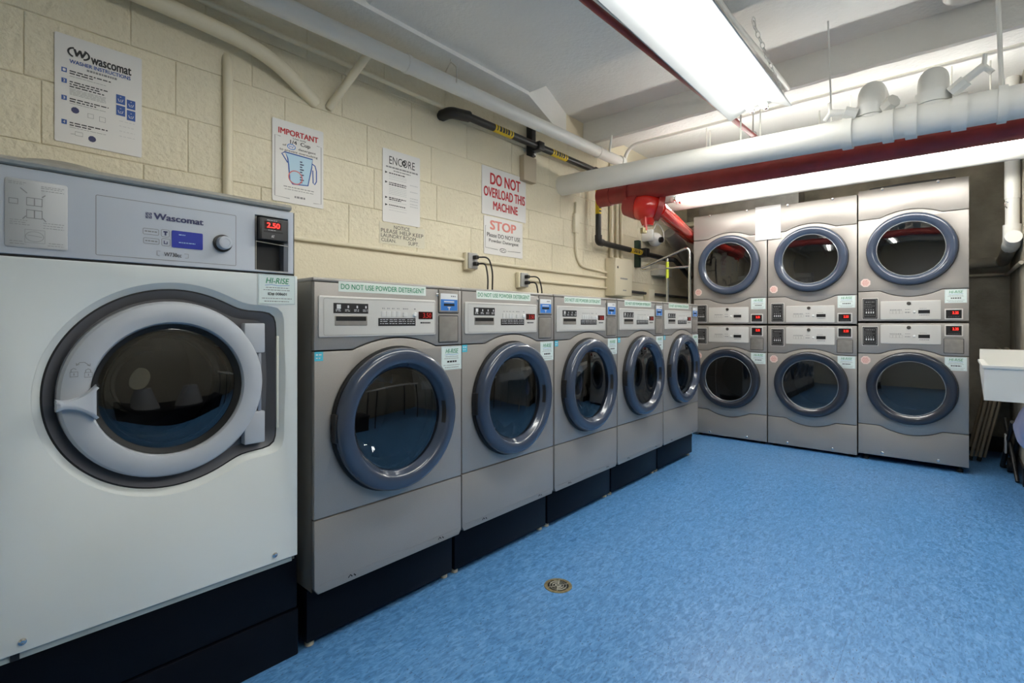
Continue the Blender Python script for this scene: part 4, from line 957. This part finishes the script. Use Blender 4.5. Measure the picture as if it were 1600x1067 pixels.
# ------------------------------------------------------------------ utility sink at the right
sk = thing('utility_sink', 'white plastic utility sink with raised back at the right edge', 'sink', (0, 0, 0))
sy0, sy1, sx0, sx1, sz = 4.25, 4.90, .150, 1.45, .880
bm = bmesh.new()
def hexa(v):
    vv = [bm.verts.new(p) for p in v]
    for f in ((0, 1, 2, 3), (4, 7, 6, 5), (0, 4, 5, 1), (1, 5, 6, 2), (2, 6, 7, 3), (3, 7, 4, 0)): bm.faces.new([vv[i] for i in f])
t_ = .018
# front wall, back wall, left wall, right wall, divider, sloping floor
hexa([(sx0, sy0, .665), (sx1, sy0, .665), (sx1, sy0, sz), (sx0, sy0, sz), (sx0, sy0 + t_, .665), (sx1, sy0 + t_, .665), (sx1, sy0 + t_, sz), (sx0, sy0 + t_, sz)])
hexa([(sx0, sy1 - t_, .80), (sx1, sy1 - t_, .80), (sx1, sy1 - t_, .955), (sx0, sy1 - t_, .955), (sx0, sy1, .80), (sx1, sy1, .80), (sx1, sy1, .955), (sx0, sy1, .955)])
for x in (sx0, (sx0 + sx1) / 2, sx1 - t_):
    hexa([(x, sy0 + t_, .665), (x + t_, sy0 + t_, .665), (x + t_, sy0 + t_, sz), (x, sy0 + t_, sz), (x, sy1 - t_, .80), (x + t_, sy1 - t_, .80), (x + t_, sy1 - t_, sz - .005), (x, sy1 - t_, sz - .005)])
hexa([(sx0 + t_, sy0 + t_, .666), (sx1 - t_, sy0 + t_, .666), (sx1 - t_, sy0 + t_, .69), (sx0 + t_, sy0 + t_, .69), (sx0 + t_, sy1 - t_, .80), (sx1 - t_, sy1 - t_, .80), (sx1 - t_, sy1 - t_, .82), (sx0 + t_, sy1 - t_, .82)])
link('tub', bm2me(bm), M_board, sk)
B('rim', sk, M_board, sx0 - .008, sx1 + .008, sy0 - .012, sy0 + .004, sz - .018, sz + .003, .003)
B('side_rim', sk, M_board, sx0 - .010, sx0 + .022, sy0 - .01, sy1, sz - .016, sz + .002, .003)
for x, y in ((.42, 4.36), (1.38, 4.36), (.42, 4.80), (1.38, 4.80)): T('leg', sk, M_grey, [(x, y, 0), (x, y, .70)], .016, 10)
# ------------------------------------------------------------------ folding chairs leaning on the right wall
def chair(x_off, y_off, label):
    t = thing('folding_chair', label, 'chair', (x_off, y_off, 0), 0, 'folding chairs leaning on the right wall')
    lean = math.atan2(.180, .93)
    def P3(u, y, o=0): return (u * math.sin(lean) + o * math.cos(lean), y, u * math.cos(lean) - o * math.sin(lean) + .012)
    T('front_frame', t, M_tan, fillet([P3(0, 0), P3(.93, 0), P3(.93, .42), P3(0, .42)], .09), .012, 10)
    T('rear_frame', t, M_tan, fillet([P3(.03, .035, .028), P3(.62, .035, .028), P3(.62, .385, .028), P3(.03, .385, .028)], .05), .011, 10)
    bm = bmesh.new()
    v = [P3(.36, .05, .012), P3(.36, .37, .012), P3(.72, .37, .012), P3(.72, .05, .012), P3(.36, .05, .024), P3(.36, .37, .024), P3(.72, .37, .024), P3(.72, .05, .024)]
    vv = [bm.verts.new(p) for p in v]
    for f in ((0, 1, 2, 3), (4, 7, 6, 5), (0, 4, 5, 1), (1, 5, 6, 2), (2, 6, 7, 3), (3, 7, 4, 0)): bm.faces.new([vv[i] for i in f])
    link('seat', bm2me(bm), M_brown, t)
    bm = bmesh.new(); v = [P3(.78, .01, -.003), P3(.78, .41, -.003), P3(.91, .41, -.003), P3(.91, .01, -.003), P3(.78, .01, .006), P3(.78, .41, .006), P3(.91, .41, .006), P3(.91, .01, .006)]
    vv = [bm.verts.new(p) for p in v]
    for f in ((0, 1, 2, 3), (4, 7, 6, 5), (0, 4, 5, 1), (1, 5, 6, 2), (2, 6, 7, 3), (3, 7, 4, 0)): bm.faces.new([vv[i] for i in f])
    link('backrest', bm2me(bm), M_brown, t)
    for q in (0, .42): T('foot_cap', t, M_rubber, [P3(-.004, q), P3(.03, q)], .0145, 10)
    return t
chair(.168, 5.63, 'tan folding chair leaning on the right wall, outermost of the two')
chair(.116, 5.63, 'tan folding chair leaning on the right wall, nearest the dryers')
# black folding stand with a lavender bag
bs = thing('folded_stand', 'black folded cart stand on the floor below the sink, beside the chairs', 'cart', (0, 0, 0))
T('frame_bar', bs, M_black, [(.300, 5.52, .015), (.335, 5.15, .42)], .016, 10); T('frame_bar', bs, M_black, [(.365, 5.52, .015), (.365, 5.12, .40)], .016, 10)
T('cross_bar', bs, M_black, [(.300, 5.52, .016), (.365, 5.52, .016)], .014, 10)
T('strut', bs, M_black, [(.352, 5.05, .012), (.312, 5.45, .40)], .012, 10)
LA('wheel', bs, M_rubber, [(0, -.014), (.055, -.014), (.055, .014), (0, .014)], (.335, 5.40, .056), 'x', 20)
B('strap', bs, M_grey, .300, .312, 5.28, 5.34, .16, .30, .003)
bg = thing('plastic_bag', 'lavender plastic bag hanging under the sink at the right edge', 'bag', (.375, 4.80, .45))
bm = bmesh.new(); bmesh.ops.create_uvsphere(bm, u_segments=26, v_segments=18, radius=1)
for v in bm.verts:
    a = math.atan2(v.co.y, v.co.x); k = 1 + .07 * math.sin(7 * a + v.co.z * 3) + .04 * math.sin(13 * a - v.co.z * 5)
    top = max(0, v.co.z); v.co.x *= .085 * k * (1 - .35 * top); v.co.y *= .085 * k * (1 - .35 * top); v.co.z *= .17
    v.co.x += .03
link('bag_body', bm2me(bm), M_bag, bg, 70); T('tied_neck', bg, M_bag, [(.03, 0, .15), (.03, 0, .19), (.035, .0, .26)], [.03, .012, .02], 10)

# ------------------------------------------------------------------ what stands behind the camera (seen mirrored in the door glass)
ft = thing('folding_table', 'white-topped folding table at the opposite side, mirrored in the washer doors', 'table', (1.75, 3.3, 0))
B('table_top', ft, M_board, -.38, .38, -.75, .75, .82, .86, .008)
for x in (-.32, .32):
    for y in (-.68, .68): T('leg', ft, M_black, [(x, y, 0), (x, y, .82)], .018, 10)
lb_ = thing('low_bench', 'low black bench at the opposite side, mirrored in the white washer window', 'bench', (1.75, 1.3, 0))
B('bench_top', lb_, M_plinth, -.40, .40, -1.1, 1.1, .28, .32, .006); B('bench_front', lb_, M_plinth, -.38, -.35, -1.08, 1.08, 0, .28)
B('bench_back', lb_, M_plinth, .35, .38, -1.08, 1.08, 0, .28)
M_bk = mat('grey_tapered_plastic', (.30, .31, .33), .4)
LA('tapered_stand', None, M_bk, [(0, 0), (.23, 0), (.12, .29), (0, .29)], (1.70, .95, .32), 'z', 28)
st_ = bpy.data.objects['tapered_stand']; tag(st_, 'grey tapered stand with a cream disc, mirrored in the white washer window', 'stand')
LA('cream_disc', st_, mat('cream_disc_plastic', (.90, .83, .62), .5), [(0, -.02), (.16, -.02), (.17, 0), (.16, .02), (0, .02)], (1.70, .88, .77), 'x', 32)
tag(LA('tapered_tub', None, M_bk, [(0, 0), (.21, 0), (.10, .28), (0, .28)], (1.70, 1.58, .32), 'z', 28), 'plain grey tapered tub, mirrored in the white washer window', 'tub')
